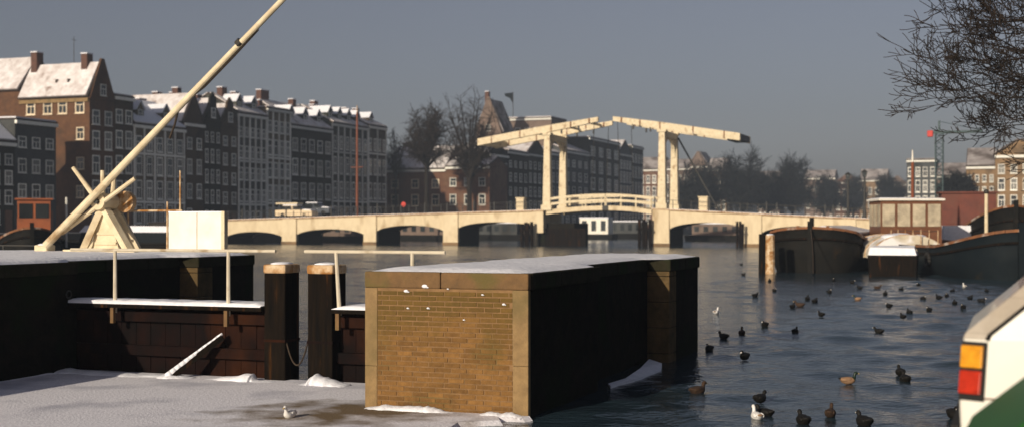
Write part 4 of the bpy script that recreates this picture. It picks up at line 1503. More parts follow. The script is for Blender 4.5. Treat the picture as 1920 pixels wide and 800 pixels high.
round_tree('dense bare elm above the low brick house with snowy roof', 800, 226, 194, 46, 31, GE, 322, 'elm_tree', 'twig', 30, 40, .42)
round_tree('tallest bare elm left of the pointed brownish gable', 880, 222, 164, 58, 32, GE, 345, 'elm_tree', 'twig', 34, 24, .52, .85)
round_tree('slight bare tree at the end of the left row of houses', 742, 240, 228, 24, 33, GE, 340, 'elm_tree', 'twig', 18, 22, .26)
for px, Y, py, rp_, sd_, lab in (
        (1393, 330, 279, 54, 1, 'largest dark round tree right of the counterweight end of the beam'),
        (1486, 345, 294, 45, 2, 'second dark round tree, right of the largest one'),
        (1332, 335, 304, 40, 3, 'dark tree between the right portal and the largest round tree'),
        (1290, 320, 312, 38, 4, 'dark tree just behind the right portal'),
        (1440, 350, 322, 38, 5, 'small dark tree filling the gap between the two largest round trees'),
        (1545, 380, 330, 36, 6, 'low dark tree right of the two round trees'),
        (1600, 400, 332, 30, 7, 'low dark tree behind the lantern posts'),
        (1668, 380, 326, 32, 8, 'low dark tree above the varnished wheelhouse'),
        (1792, 225, 322, 34, 9, 'dark tree behind the red wheelhouse on the right bank')):
    round_tree(lab, px, Y, py, rp_, sd_, lowpy=404 if px < 1700 else 385, limbs=36, per=58, tw=1.35)

# near bare tree whose twigs hang into the picture from the right
def near_tree():
    rnd = random.Random(12)
    Y = 34.0
    s = F_PX / Y
    def W(px, py, dy=0.0):
        return Vector(((px - 960) / F_PX * (Y + dy), Y + dy, EYE - (py - HORIZON) / F_PX * (Y + dy)))
    b = W(2150, 0)
    root = Vector((b.x, Y, QZ))
    t = thing('plane_tree', 'bare tree at the right edge with fine twigs against the sky', 'tree', root)
    tr, cr = MB(), MB()
    k0 = Vector((0, 0, -.2))
    tr.tube(k0, (.05, 0, 3.2), .38, .32, 12, caps=False).tube((.05, 0, 3.2), (-.1, .1, 6.4), .32, .26, 12, caps=False).tube((-.1, .1, 6.4), (.1, .2, 11), .26, .12, 10, caps=False)
    def twig(p, d, L, r, lev):
        q = Vector(p)
        dd = d.normalized()
        n = 4
        pts = [(q.copy(), r)]
        for k in range(n):
            dd = (dd + Vector((rnd.gauss(0, .10), rnd.gauss(0, .10), rnd.gauss(.03, .10)))).normalized()
            q = q + dd * (L / n)
            pts.append((q.copy(), max(.0085, r * (1 - .6 * (k + 1) / n))))
        for (a, ra), (b_, rb) in zip(pts, pts[1:]):
            cr.tube(a, b_, ra, rb, 5 if lev < 2 else 4, caps=False)
        if lev >= 4:
            return
        for c in range(rnd.randint(2, 4) if lev < 3 else rnd.randint(2, 3)):
            f = rnd.uniform(.25, 1)
            i = min(n - 1, int(f * n))
            bp = pts[i][0].lerp(pts[i + 1][0], f * n - i)
            ax = dd.orthogonal().normalized()
            ax.rotate(Matrix.Rotation(rnd.uniform(0, 6.283), 3, dd))
            ang = R(rnd.uniform(25, 60))
            twig(bp, dd * math.cos(ang) + ax * math.sin(ang) + Vector((0, 0, .12)), L * rnd.uniform(.45, .7), max(.0085, pts[i][1] * .6), lev + 1)
        twig(q, dd, L * .55, pts[-1][1], lev + 1)
    # limbs aimed at where the photo shows them
    SH = 98
    for (sx, sy), (ex, ey), dy, r in (((2150, 120), (1800, 115), 0, .10), ((2150, 170), (1815, 165), .8, .11), ((2150, 90), (1830, 20), -.6, .10), ((2150, 230), (1830, 225), -.4, .085),
                                  ((2150, 60), (1880, -60), .9, .10), ((2150, 200), (1800, 245), 1.4, .06), ((2150, 140), (1780, 90), -1.4, .09), ((2150, 260), (1860, 285), 0.4, .055), ((2150, 40), (1850, -20), .2, .09), ((2150, 20), (1760, -40), .5, .09), ((2150, 60), (1740, 40), -.3, .08), ((2150, 150), (1720, 150), .3, .07), ((2150, 180), (1740, 200), -1.0, .06), ((2150, 100), (1790, 60), 1.2, .08), ((2150, 230), (1780, 262), .6, .05)):
        a, e = W(sx, sy) - root, W(ex + SH, ey, dy) - root
        mid = a.lerp(e, .45) + Vector((0, 0, .25))
        cr.tube(a, mid, r, r * .8, 7, caps=False)
        twig(mid, e - mid, (e - mid).length * .92, r * .55, 0)
        for _ in range(2):
            twig(a.lerp(mid, rnd.uniform(.5, .95)), (e - mid) + Vector((rnd.gauss(0, .6), rnd.gauss(0, .8), rnd.gauss(0, .9))), (e - mid).length * .6, r * .4, 1)
    tr.build('trunk', 'bark', t, fixn=False)
    cr.build('crown', 'twig', t, fixn=False)
near_tree()

# ================================================================== BOATS
def barge(label, bow, stern, B, sheer_mid, sheer_bow, hull='hull', trim='rust_trim', bluff=.16, depth_deck=.55, name='barge', snow_deck=True, group='barges moored by the right bank', cat='barge', rail_z=.12, drop=.3):
    bow, stern = Vector(bow), Vector(stern)
    d = stern - bow
    L = d.length
    rz = math.atan2(d.y, d.x) - math.pi / 2          # local +y runs from bow to stern
    t = thing(name, label, cat, (bow.x, bow.y, 0), rz, group)
    st = [0, .008, .02, .04, .07, .11, .16, .24, .4, .6, .8, .9, .96, 1.0]
    def hb(s):
        if s < bluff:
            return B / 2 * math.sqrt(max(0, 1 - (1 - s / bluff) ** 2)) ** 1.0
        if s > .88:
            return B / 2 * (1 - .45 * ((s - .88) / .12) ** 2)
        return B / 2
    def sh(s):
        return sheer_mid + (sheer_bow - sheer_mid) * max(0, 1 - s / drop) ** 2 + .25 * max(0, (s - .75) / .25) ** 2
    mb = MB()
    prof = [(.72, -.6), (.86, .0), (.97, .35), (1.0, 1.0)]
    rings = []
    for s in st:
        w, z = max(.06, hb(s)), sh(s)
        y = L * s
        rake = .35 * max(0, 1 - s / .05)
        half = [(w * a, y + (rake * (1 - max(0, zz))) * 1.0, z * zz if zz > 0 else zz) for a, zz in prof]
        rings.append([(-x, yy, zz) for x, yy, zz in half[::-1]] + half)
    n = 8
    vs = [p for r in rings for p in r]
    fs = []
    for i in range(len(rings) - 1):
        for j in range(n - 1):
            fs.append((i * n + j, i * n + j + 1, (i + 1) * n + j + 1, (i + 1) * n + j))
    fs.append(tuple(range(n)))
    fs.append(tuple(range(len(vs) - n, len(vs)))[::-1])
    o = mb.add(vs, fs).build('hull', hull, t)
    o.data.polygons.foreach_set('use_smooth', [len(p.vertices) == 4 for p in o.data.polygons])
    md = o.modifiers.new('thick', 'SOLIDIFY')
    md.thickness = .05
    # deck, snow on it, gunwale
    def strip(z_off, inset, nm, m, s0=.015, s1=.99):
        a = []
        for s in [q for q in st if s0 <= q <= s1]:
            w = max(.03, hb(s) - inset)
            a.append(((-w, L * s, sh(s) + z_off), (w, L * s, sh(s) + z_off)))
        vs = [p for q in a for p in q]
        fs = [(2 * i, 2 * i + 1, 2 * i + 3, 2 * i + 2) for i in range(len(a) - 1)]
        return MB().add(vs, fs).build(nm, m, t)
    strip(-depth_deck, .06, 'deck', 'roof_snow' if snow_deck else 'slate')
    for sg in (-1, 1):
        g = MB()
        pts = [(sg * max(.03, hb(s)), L * s, sh(s) + rail_z / 2) for s in st]
        for a, b in zip(pts, pts[1:]):
            g.beam(a, b, .16, rail_z)
        g.build('gunwale', trim, t)
        inn = MB()
        for s0, s1 in zip(st[2:], st[3:]):
            w0, w1 = max(.03, hb(s0) * .97 - .16), max(.03, hb(s1) * .97 - .10)
            inn.add([(sg * w0, L * s0, sh(s0) - depth_deck), (sg * w1, L * s1, sh(s1) - depth_deck), (sg * w1, L * s1, sh(s1) - .01), (sg * w0, L * s0, sh(s0) - .01)], [(0, 1, 2, 3)])
        inn.build('bulwark', trim, t, fixn=False)
    for sg in (-1, 1):
        g = MB()
        pts = [(sg * max(.05, hb(s)) * 1.0, L * s, sh(s) * .78) for s in st]
        for a, b in zip(pts, pts[1:]):
            g.beam(a, b, .12, .10)
        g.build('rubbing_strake', 'tar', t)
    MB().box(-.12, .12, -.1, .12, -.5, sheer_bow + .38).build('stem_post', hull, t)
    return t, L, sh

def cabin(t, x0, x1, y0, y1, z0, z1, m, nw_front, nw_side, roof_over=.15, pane='curtain_pane', roof_m='white', name='wheelhouse', snow=True, win=(.32, .88)):
    o = MB().box(x0, x1, y0, y1, z0, z1).build(name, m, t)
    H = z1 - z0
    za, zb = z0 + H * win[0], z0 + H * win[1]
    for k in range(nw_front):
        a, b = x0 + (x1 - x0) * (k + .09) / nw_front, x0 + (x1 - x0) * (k + .91) / nw_front
        box('window_pane', pane, o, a, b, y0 - .03, y0 - .003, za, zb)
    for k in range(nw_side):
        a, b = y0 + (y1 - y0) * (k + .12) / nw_side, y0 + (y1 - y0) * (k + .88) / nw_side
        box('window_pane', pane, o, x0 - .03, x0 - .003, a, b, za, zb)
        box('window_pane', pane, o, x1 + .003, x1 + .03, a, b, za, zb)
    r = MB().box(x0 - roof_over, x1 + roof_over, y0 - roof_over, y1 + roof_over, z1 + .0, z1 + .101).build('cabin_roof', roof_m, o)
    if snow:
        mb = MB()
        mb.hexa([(x0 - roof_over * .8, y0 - roof_over * .8, z1 + .102), (x1 + roof_over * .8, y0 - roof_over * .8, z1 + .102), (x1 + roof_over * .8, y1, z1 + .102), (x0 - roof_over * .8, y1, z1 + .102)],
                [(x0, y0, z1 + .16), (x1, y0, z1 + .13), (x1, y1, z1 + .17), (x0, y1, z1 + .15)])
        mb.build('roof_snow', 'snow', r)
    return o

def at(px, Y):
    return Vector(((px - 960) / F_PX * Y, Y))

# black barge, bluff bow towards the camera
b1, L1, sh1 = barge('black barge with bluff bow facing the camera, beside the timber mooring pile', at(1519, 66), at(1519, 66) + AX * 24, 4.5, 1.62, 2.2, bluff=.065, hull='hull', drop=.17)
box('bow_bitt', 'hull', b1, -.10, .10, .5, .7, 1.6, 2.75)
MB().tube((-.75, .9, 2.2), (.75, .9, 2.2), .09, n=8).build('windlass_drum', 'rust_trim', b1)
MB().sphere((.95, 1.6, 2.1), .28, 8, 6, (1, 1, .6)).build('snowy_coil', 'snow', b1, smooth=True)
for x in (-.75, .75):
    box('windlass_cheek', 'rust_trim', b1, x - .06, x + .06, .75, 1.05, 1.6, 2.35)
MB().prism([(-1.7, 1.55), (1.7, 1.55), (1.7, 1.9), (0, 2.25), (-1.7, 1.9)], 'y', 5, 17).build('hatch_cover', 'varnish', b1)
MB().prism([(-1.75, 1.905), (0, 2.26), (1.75, 1.905), (1.75, 2.0), (0, 2.36), (-1.75, 2.0)], 'y', 4.95, 17.05).build('hatch_snow', 'roof_snow', b1)

# barge with the varnished wheelhouse, lying to the right of it
b2, L2, sh2 = barge('blue-black barge with varnished wheelhouse and pale hatch, moored right of the bluff-bowed barge', at(1915, 56.5), at(1690, 77), 4.6, 1.30, 2.1, hull='hull_blue', bluff=.22, name='barge')
def to_local(t, X, Y):
    return t.matrix_basis.inverted() @ Vector((X, Y, 0))
q = to_local(b2, *at(1707, 73))
cabin(b2, q.x - 1.75, q.x + 1.55, q.y - .6, q.y + 2.2, .9, 3.72, 'varnish', 4, 3, win=(.50, .93), name='wheelhouse', roof_m='white', roof_over=.14)
q = to_local(b2, *at(1680, 69))
arcp = [(q.x - .35 + 1.75 * math.cos(math.pi * k / 12), .75 + 1.15 * math.sin(math.pi * k / 12) ** .8) for k in range(13)]
MB().prism(arcp, 'y', q.y - 4.2, q.y + 1.8).build('hatch', 'canvas', b2)
for k in range(4):                                    # hoops pressing through the tarpaulin
    yk = q.y - 4.0 + k * 1.75
    MB().prism([(q.x - .35 + (a - q.x + .35) * 1.02, b + .025) for a, b in arcp], 'y', yk, yk + .12).build('hatch_batten', 'worn_wood', b2)
for sx_, sy_, r_ in ((-1.0, -3.0, .5), (.3, -1.5, .6), (.9, -3.6, .4)):
    MB().sphere((q.x - .35 + sx_ * .6, q.y + sy_, 1.80), r_, 10, 6, (1.1, 1.4, .3)).build('hatch_snow', 'snow', b2, smooth=True)
def tyre(t, x, y, z, sg):
    m = MB()
    for k in range(12):
        a, b = 2 * math.pi * k / 12, 2 * math.pi * (k + 1) / 12
        m.tube((x, y + .30 * math.cos(a), z + .30 * math.sin(a)), (x, y + .30 * math.cos(b), z + .30 * math.sin(b)), .09, n=6)
    m.tube((x, y, z + .3), (x - sg * .05, y, z + .95), .02, n=5)
    m.build('tyre_fender', 'rubber', t, smooth=True)
for yy_ in (6.0, 9.5, 13.0):
    tyre(b2, -2.36, yy_, .75, -1)
for yy_ in (3.2, 7.5):
    tyre(b1, -2.33, yy_, 1.0, -1)
for k in range(7):                                     # stanchions and guard wire along the near side
    MB().tube((-2.15, 5.0 + k * 1.5, 1.3), (-2.15, 5.0 + k * 1.5, 2.15), .025, n=5).build('stanchion', 'worn_wood', b2)
MB().path([(-2.15, 5.0 + k * 1.5, 2.1 - .03 * (k % 2)) for k in range(7)], .012, 4).build('guard_wire', 'iron', b2)
MB().path([(.0, .1, 2.35), (.25, -1.0, 1.5), (.45, -2.2, .9), (.6, -3.2, .1)], .022, 5).build('anchor_cable', 'rope', b1)
for dx in (-.6, .2, .9):
    MB().tube((q.x + dx - .3, q.y - 4.25, 1.35), (q.x + dx + .3, q.y - 4.25, 1.3), .11, n=8).build('fender_roll', 'rope', b2)
qm = to_local(b2, *at(1711, 76.2))
MB().tube((qm.x, qm.y, .9), (qm.x, qm.y, 6.0), .10, .08, 8).build('mast', 'mast_wood', b2)
MB().tube((qm.x, qm.y, 6.0), (qm.x, qm.y, 6.7), .06, .03, 8).build('mast_top', 'white', b2)
MB().tube((1.0, 8.0, 1.0), (1.0, 8.0, 3.9), .09, .08, 8).build('pole', 'cream_wood', b2)
MB().sphere((1.0, 8.0, 4.0), .13, 8, 6).build('pole_ball', 'iron', b2)

# white punt alongside
def punt():
    c = at(1675, 61.2)
    t = thing('punt', 'flat snow-filled white punt lying against the dark barge', 'boat', (c.x, c.y, 0), TH)
    W = 2.2
    MB().hexa([(-W / 2 + .06, -.5, -.15), (W / 2 - .06, -.5, -.15), (W / 2 - .06, .5, -.15), (-W / 2 + .06, .5, -.15)],
              [(-W / 2, -.6, 1.0), (W / 2, -.6, 1.0), (W / 2, .6, 1.0), (-W / 2, .6, 1.0)]).build('hull', 'tar', t)
    MB().hexa([(-W / 2 + .03, -.62, 1.005), (W / 2 - .03, -.62, 1.005), (W / 2 - .03, .6, 1.005), (-W / 2 + .03, .6, 1.005)],
              [(-W / 2 + .1, -.55, 1.36), (W / 2 - .12, -.55, 1.33), (W / 2 - .2, .5, 1.45), (-W / 2 + .2, .5, 1.42)]).build('snow_load', 'snow', t)
punt()

# third barge behind with the red wheelhouse and a raised bow
b3, L3, sh3 = barge('dark barge with red-brown wheelhouse, farthest back of the moored barges', at(1905, 74), at(1800, 104), 4.6, 1.9, 3.4, hull='hull', trim='rust_trim', bluff=.2)
q = to_local(b3, *at(1815, 84))
cabin(b3, q.x - 1.6, q.x + 1.7, q.y, q.y + 2.4, 1.4, 4.4, 'red_paint', 3, 2, pane='red_paint', roof_m='red_paint', snow=False, win=(.35, .85))
MB().box(q.x - 2.0, q.x + 1.2, q.y - 6.5, q.y - .6, 1.2, 2.35).build('snowy_hold', 'snow', b3)

# mooring pile by the black barge
c = at(1444, 64.6)
t = thing('mooring_pile', 'brown timber mooring pile left of the bluff-bowed barge', 'pile', (c.x, c.y, 0), TH)
MB().tube((0, 0, -.8), (0, 0, 1.9), .24, .22, 10).build('timber', 'worn_wood', t)
MB().tube((-.42, .35, -.8), (-.42, .35, 1.95), .22, .2, 10).build('timber', 'tar', t)
MB().sphere((0, 0, 1.9), .2, 8, 5, (1, 1, .3)).build('snow_cap', 'snow', t, smooth=True)

# left: boat with orange wheelhouse, and a snow-covered launch
b4, L4, sh4 = barge('rusty boat with orange wheelhouse behind the left lock wall', at(60, 80), at(60, 80) + Vector((-.37, .95)) * 14, 3.6, 1.4, 2.15, hull='hull', trim='rust_trim', bluff=.25, name='barge', group=None)
zz0, zz1 = EYE - (408 - HORIZON) / F_PX * 90, EYE - (377 - HORIZON) / F_PX * 90
cabin(b4, -.75, 1.25, 5.5, 7.6, .9, zz1, 'orange_paint', 2, 2, pane='glass', roof_m='orange_paint', snow=False, win=(.62, .92))
MB().tube((2.3, 7, .9), (2.3, 7, 4.2), .07, n=6).build('funnel', 'frame', b4)
c5 = at(282, 88)
b5, L5, sh5 = barge('low launch under snow behind the windlass and white board', c5 + Vector((4.5, -1)), c5 + Vector((-7.5, 2)), 3.0, 1.1, 1.5, hull='hull', trim='hull', bluff=.3, name='launch', cat='boat', group=None)
MB().hexa([(-1.2, 2, .6), (1.2, 2, .6), (1.2, 9.5, .6), (-1.2, 9.5, .6)], [(-1.05, 2.3, 1.9), (1.05, 2.3, 1.9), (1.05, 9.2, 1.9), (-1.05, 9.2, 1.9)]).build('cabin', 'hull_blue', b5)
MB().hexa([(-1.15, 2.2, 1.903), (1.15, 2.2, 1.903), (1.15, 9.3, 1.903), (-1.15, 9.3, 1.903)], [(-.9, 2.6, 2.3), (.9, 2.6, 2.25), (.9, 9, 2.32), (-.9, 9, 2.35)]).build('cabin_snow', 'snow', b5)

# boats moored beyond the bridge, glimpsed through the arches
def houseboat(label, px, Y, length, m='pink_wall', h=2.6, mast=None, heading=None):
    c = at(px, Y)
    rz = TH if heading is None else heading
    t = thing('houseboat', label, 'houseboat', (c.x, c.y, 0), rz, 'boats seen through the arches')
    L = length / 2
    MB().hexa([(-L, -1.6, -.4), (L, -1.6, -.4), (L, 1.6, -.4), (-L, 1.6, -.4)], [(-L - .2, -1.8, .9), (L + .2, -1.8, .9), (L + .2, 1.8, .9), (-L - .2, 1.8, .9)]).build('hull', 'hull', t)
    k = MB().box(-L * .8, L * .8, -1.4, 1.4, .9, h).build('cabin', m, t)
    n = max(2, int(length / 1.6))
    for i in range(n):
        a = -L * .8 + L * 1.6 * (i + .25) / n
        box('window_pane', 'glass', k, a, a + L * .8 / n, -1.43, -1.403, 1.4, h - .35)
    box('cabin_snow', 'snow', k, -L * .82, L * .82, -1.45, 1.45, h + .003, h + .2)
    if mast:
        MB().tube((mast[0], 0, .5), (mast[0], 0, mast[1]), .20, .12, 8).build('mast', 'mast_wood', t)
        MB().tube((mast[0] - .9, 0, mast[1] * .58), (mast[0] + .9, 0, mast[1] * .58), .07, n=6).build('spreader', 'mast_wood', t)
        MB().tube((mast[0], 0, mast[1]), (mast[0], 0, mast[1] + 1.0), .06, n=6).build('mast_top', 'worn_wood', t)
    return t
Ym = 178
houseboat('moored sailing barge with tall red-brown mast behind the bridge', 660, Ym, 9, mast=((670 - 660) / F_PX * Ym / math.cos(TH), EYE + (HORIZON - 212) / F_PX * Ym))
houseboat('pale houseboat glimpsed through the arch left of the left portal', 800, 195, 9, 'pink_wall')
houseboat('snow-topped houseboat through the arch beside the left fender', 930, 205, 10, 'grey_wall')
houseboat('white cabin boat seen through the open drawbridge span', 1118, 215, 6, 'white', 3.4)
houseboat('low grey boat behind the right fender piles', 1178, 230, 7, 'grey_wall', 2.9)
houseboat('pale houseboat through the arch right of the right portal', 1345, 190, 8.5, 'pink_wall', 2.5)

# ================================================================== VEHICLES
def car(name, label, loc, rz, paint, prof, halfw, length, roof_h=1.36, cham=(.12, .06), lamp=True, snow=False, glass_side=True, group=None, cat='car', gap=True, chrome_edge=False):
    """lofted body: origin at the near rear corner on the ground, x forwards, y across; prof = (z, rear x, front x, inset)"""
    t = thing(name, label, cat, loc, rz, group)
    W = halfw * 2
    cx, cy = cham
    rings = []
    for z, xr, xf, ins in prof:
        y0, y1 = ins, W - ins
        rings.append([(xr + cx, y0, z), (xf - .25, y0, z), (xf, y0 + .25, z), (xf, y1 - .25, z), (xf - .25, y1, z), (xr + cx, y1, z), (xr, y1 - cy, z), (xr, y0 + cy, z)])
    n = 8
    vs = [p for r in rings for p in r]
    fs = [(i * n + j, i * n + (j + 1) % n, (i + 1) * n + (j + 1) % n, (i + 1) * n + j) for i in range(len(rings) - 1) for j in range(n)]
    fs += [tuple(range(n)), tuple(range(len(vs) - n, len(vs)))[::-1]]
    body = MB().add(vs, fs).build('body', paint, t)
    bevel(body, .018, 3)
    for p in body.data.polygons:
        p.use_smooth = True
    body.modifiers.new('wn', 'WEIGHTED_NORMAL')
    for wx_ in (.72, length - .72):
        for wy_, sg in ((.0, 1), (W, -1)):
            wh = MB().tube((wx_, wy_ - sg * .012, .29), (wx_, wy_ + sg * .17, .29), .29, n=20).build('wheel', 'rubber', t)
            MB().tube((wx_, wy_ - sg * .022, .29), (wx_, wy_ - sg * .013, .29), .17, n=16).build('hub_cap', 'chrome', wh)
    return t, rings

def corner_strip(t, rings, k0, f0, k1, f1, name, m, off=.006, a=0.04, b=.96):
    """panel lying on the chamfered near rear corner between two profile heights"""
    def lerp(p, q, s):
        return Vector(p).lerp(Vector(q), s)
    def row(k, f):
        p, q = lerp(rings[k][0], rings[k + 1][0], f), lerp(rings[k][7], rings[k + 1][7], f)
        return lerp(p, q, a), lerp(p, q, b)
    (p0, q0), (p1, q1) = row(k0, f0), row(k1, f1)
    nrm = (q0 - p0).cross(p1 - p0).normalized()
    if nrm.x > 0:
        nrm = -nrm
    qd = [p0 + nrm * .001, q0 + nrm * .001, q1 + nrm * .001, p1 + nrm * .001]
    mb = MB()
    mb.hexa(qd, [p + nrm * off for p in qd])
    return bevel(mb.build(name, m, t), min(.006, off * .45), 2)

GZ = .85
# white hatchback: sits at the right edge, tail towards the left
cw = Vector((2.49, 6.98))
prof = [(.20, .06, 3.42, .05), (.34, .01, 3.5, .01), (.58, .0, 3.5, .0), (.63, .0, 3.48, .0), (.94, .02, 3.30, .0), (.972, .035, 3.0, .01), (1.16, .255, 2.62, .05), (1.34, .45, 2.3, .09), (1.385, .56, 2.1, .13)]
wc, rg_ = car('parked_car', 'white hatchback with amber and red tail lamp at the right edge', (cw.x - .12 * RX.x, cw.y - .12 * RX.y, GZ), TH, 'car_white', prof, .775, 3.5)
corner_strip(wc, rg_, 2, .72, 3, .97, 'tail_lamp_housing', 'rubber', .010, -.06, 1.02)
corner_strip(wc, rg_, 3, .07, 3, .47, 'brake_lamp', 'red_lens', .026, .06, .98)
corner_strip(wc, rg_, 3, .515, 3, .90, 'turn_lamp', 'amber', .026, .06, .98)
for k in (4, 5, 6):
    corner_strip(wc, rg_, k, .04 if k == 4 else 0, k, .995, 'tailgate_edge', 'grey_paint', .006, .05, 1.0)
# black seam up the edge of the tailgate and along the panel
def side_line(t, rings, pts, name, m, w=.010, off=.004):
    mb = MB()
    for (a, b) in zip(pts, pts[1:]):
        mb.beam(a, b, w, w)
    return mb.build(name, m, t)
edge = [Vector(rg_[k][0]) + Vector((.0, -.002, 0)) for k in range(4, 9)]
side_line(wc, rg_, edge, 'tailgate_seam', 'rubber', .018)
side_line(wc, rg_, [Vector((.125, -.002, .632)), Vector((3.2, -.002, .632))], 'waist_seam', 'varnish', .008)
side_line(wc, rg_, [Vector((.35, .004, .955)), Vector((3.0, .004, .955))], 'belt_crease', 'car_white', .012)
for y0, y1 in ((.14, 1.41),):
    MB().slab([(.075, y0, .98), (.075, y1, .98), (.40, y1 - .08, 1.30), (.40, y0 + .08, 1.30)], .006).build('rear_window', 'glass', wc)
for xa, xb, xc, xd in ((1.30, 1.95, 1.35, 1.95), (2.02, 2.72, 2.02, 2.40)):
    for yy, sg in ((.0, 1), (1.55, -1)):
        o = MB().add([(xa, yy + sg * .006, .975), (xb, yy + sg * .006, .975), (xd, yy + sg * .078, 1.31), (xc, yy + sg * .078, 1.31)], [(0, 1, 2, 3)]).build('side_window', 'glass', wc)
        md = o.modifiers.new('s', 'SOLIDIFY'); md.thickness = .012; md.offset = 0
box('bumper', 'rubber', wc, -.045, -.004, .10, 1.45, .36, .47)
box('bumper', 'rubber', wc, 3.504, 3.55, .10, 1.45, .36, .47)

# green fastback nearer to the camera: only its sloping tail edge shows
sx = (1926 - 960) / F_PX
Yg = 4.55
prof_g = [(.20, -.10, 3.7, .05), (.32, -.16, 3.8, .01), (.55, -.16, 3.8, .0), (.68, -.10, 3.7, .0), (.80, .04, 3.3, .005), (1.05, .335, 2.9, .04), (1.24, .56, 2.5, .08), (1.29, .70, 2.3, .12)]
go = Vector((sx * Yg, Yg)) - RX * .12
gc, rgg = car('parked_car', 'dark green fastback car in the bottom right corner', (go.x, go.y, GZ), TH, 'car_green', prof_g, .78, 3.8)
edge = [Vector(rgg[k][0]) + Vector((.10, -.003, -.01)) for k in range(3, 8)]
side_line(gc, rgg, edge, 'body_seam', 'rubber', .012)
edge = [Vector(rgg[k][7]) * .5 + Vector(rgg[k][0]) * .5 + Vector((-.004, -.004, .004)) for k in range(3, 8)]
side_line(gc, rgg, edge, 'drip_rail', 'chrome', .012)
MB().slab([(.12, .16, .86), (.12, 1.40, .86), (.44, 1.30, 1.13), (.44, .26, 1.13)], .006).build('rear_window', 'glass', gc)

# cars on and beyond the bridge
def far_car(label, u, v, z, paint, length=4.4, snow=True, rz=0.0):
    t = BR.thing('parked_car', label, 'car', u, v, z, 'cars by the bridge', rz)
    L = length
    MB().prism([(0, .25), (L, .25), (L, .75), (L - .25, .88), (L * .70, .95), (L * .12, .97), (0, .9)], 'y', 0, 1.6).build('body', paint, t)
    MB().prism([(L * .10, .97), (L * .72, .95), (L * .58, 1.42), (L * .20, 1.44)], 'y', .08, 1.52).build('cabin', 'glass', t)
    MB().prism([(L * .19, 1.44), (L * .59, 1.42), (L * .58, 1.48), (L * .20, 1.50)], 'y', .06, 1.54).build('roof', paint, t)
    MB().prism([(L * .45, .97), (L * .48, .97), (L * .46, 1.44), (L * .43, 1.44)], 'y', .07, 1.53).build('door_pillar', paint, t)
    if snow:
        box('roof_snow', 'snow', t, L * .20, L * .58, .1, 1.5, 1.503, 1.62)
        MB().prism([(L * .73, .94), (L - .1, .88), (L - .2, 1.0), (L * .75, 1.05)], 'y', .1, 1.5).build('bonnet_snow', 'snow', t)
    for wx_ in (L * .2, L * .8):
        for wy_ in (.0, 1.45):
            MB().tube((wx_, wy_, .3), (wx_, wy_ + .16, .3), .3, n=12).build('wheel', 'rubber', t)
u = bu(516, 1.2)
far_car('cream car with snowy roof driving on the left half of the bridge', u, 1.2, zt(u + 2) + .06, 'car_cream', 5.2)
box('roof_rack_load', 'cream_wood', bpy.data.objects[[o.name for o in bpy.data.objects if o.name.startswith('parked_car')][-1]], .0, 3.1, .1, 1.5, 1.66, 1.85)
u = bu(562, 4.2)
far_car('dark car with snowy roof behind the cream car on the bridge', u, 4.2, zt(u + 2) + .35, 'car_blue', 4.2)

# crane on the right bank
def crane():
    Y = 168.0
    c = at(1761, Y)
    t = thing('tower_crane', 'slim teal crane with red lamp box right of the mast', 'crane', (c.x, c.y, QZ), TH)
    H = EYE + (HORIZON - 250) / F_PX * Y - QZ
    w = .45
    for sx_ in (-w, w):
        for sy_ in (-w, w):
            MB().tube((sx_, sy_, -.1), (sx_, sy_, H), .09, n=5).build('mast_leg', 'teal', t)
    lat = MB()
    n = 16
    for k in range(n):
        z0, z1 = H * k / n, H * (k + 1) / n
        for a, b in (((-w, -w), (w, -w)), ((w, -w), (w, w)), ((w, w), (-w, w)), ((-w, w), (-w, -w))):
            lat.tube((a[0], a[1], z0), (b[0], b[1], z1), .045, n=4)
    lat.build('lattice', 'teal', t)
    MB().beam((-.9, 0, H + .1), (5.2, 0, H + .1), .3, .35).build('jib', 'teal', t)
    MB().beam((0, 0, H), (0, 0, H + 1.6), .25, .25).build('head', 'teal', t)
    MB().tube((0, 0, H + 1.5), (5.0, 0, H + .3), .04, n=4).build('stay', 'teal', t)
    bevel(box('lamp_box', 'red', t, -1.45, -.75, -.35, .35, H - .45, H + .35), .06, 1)
crane()

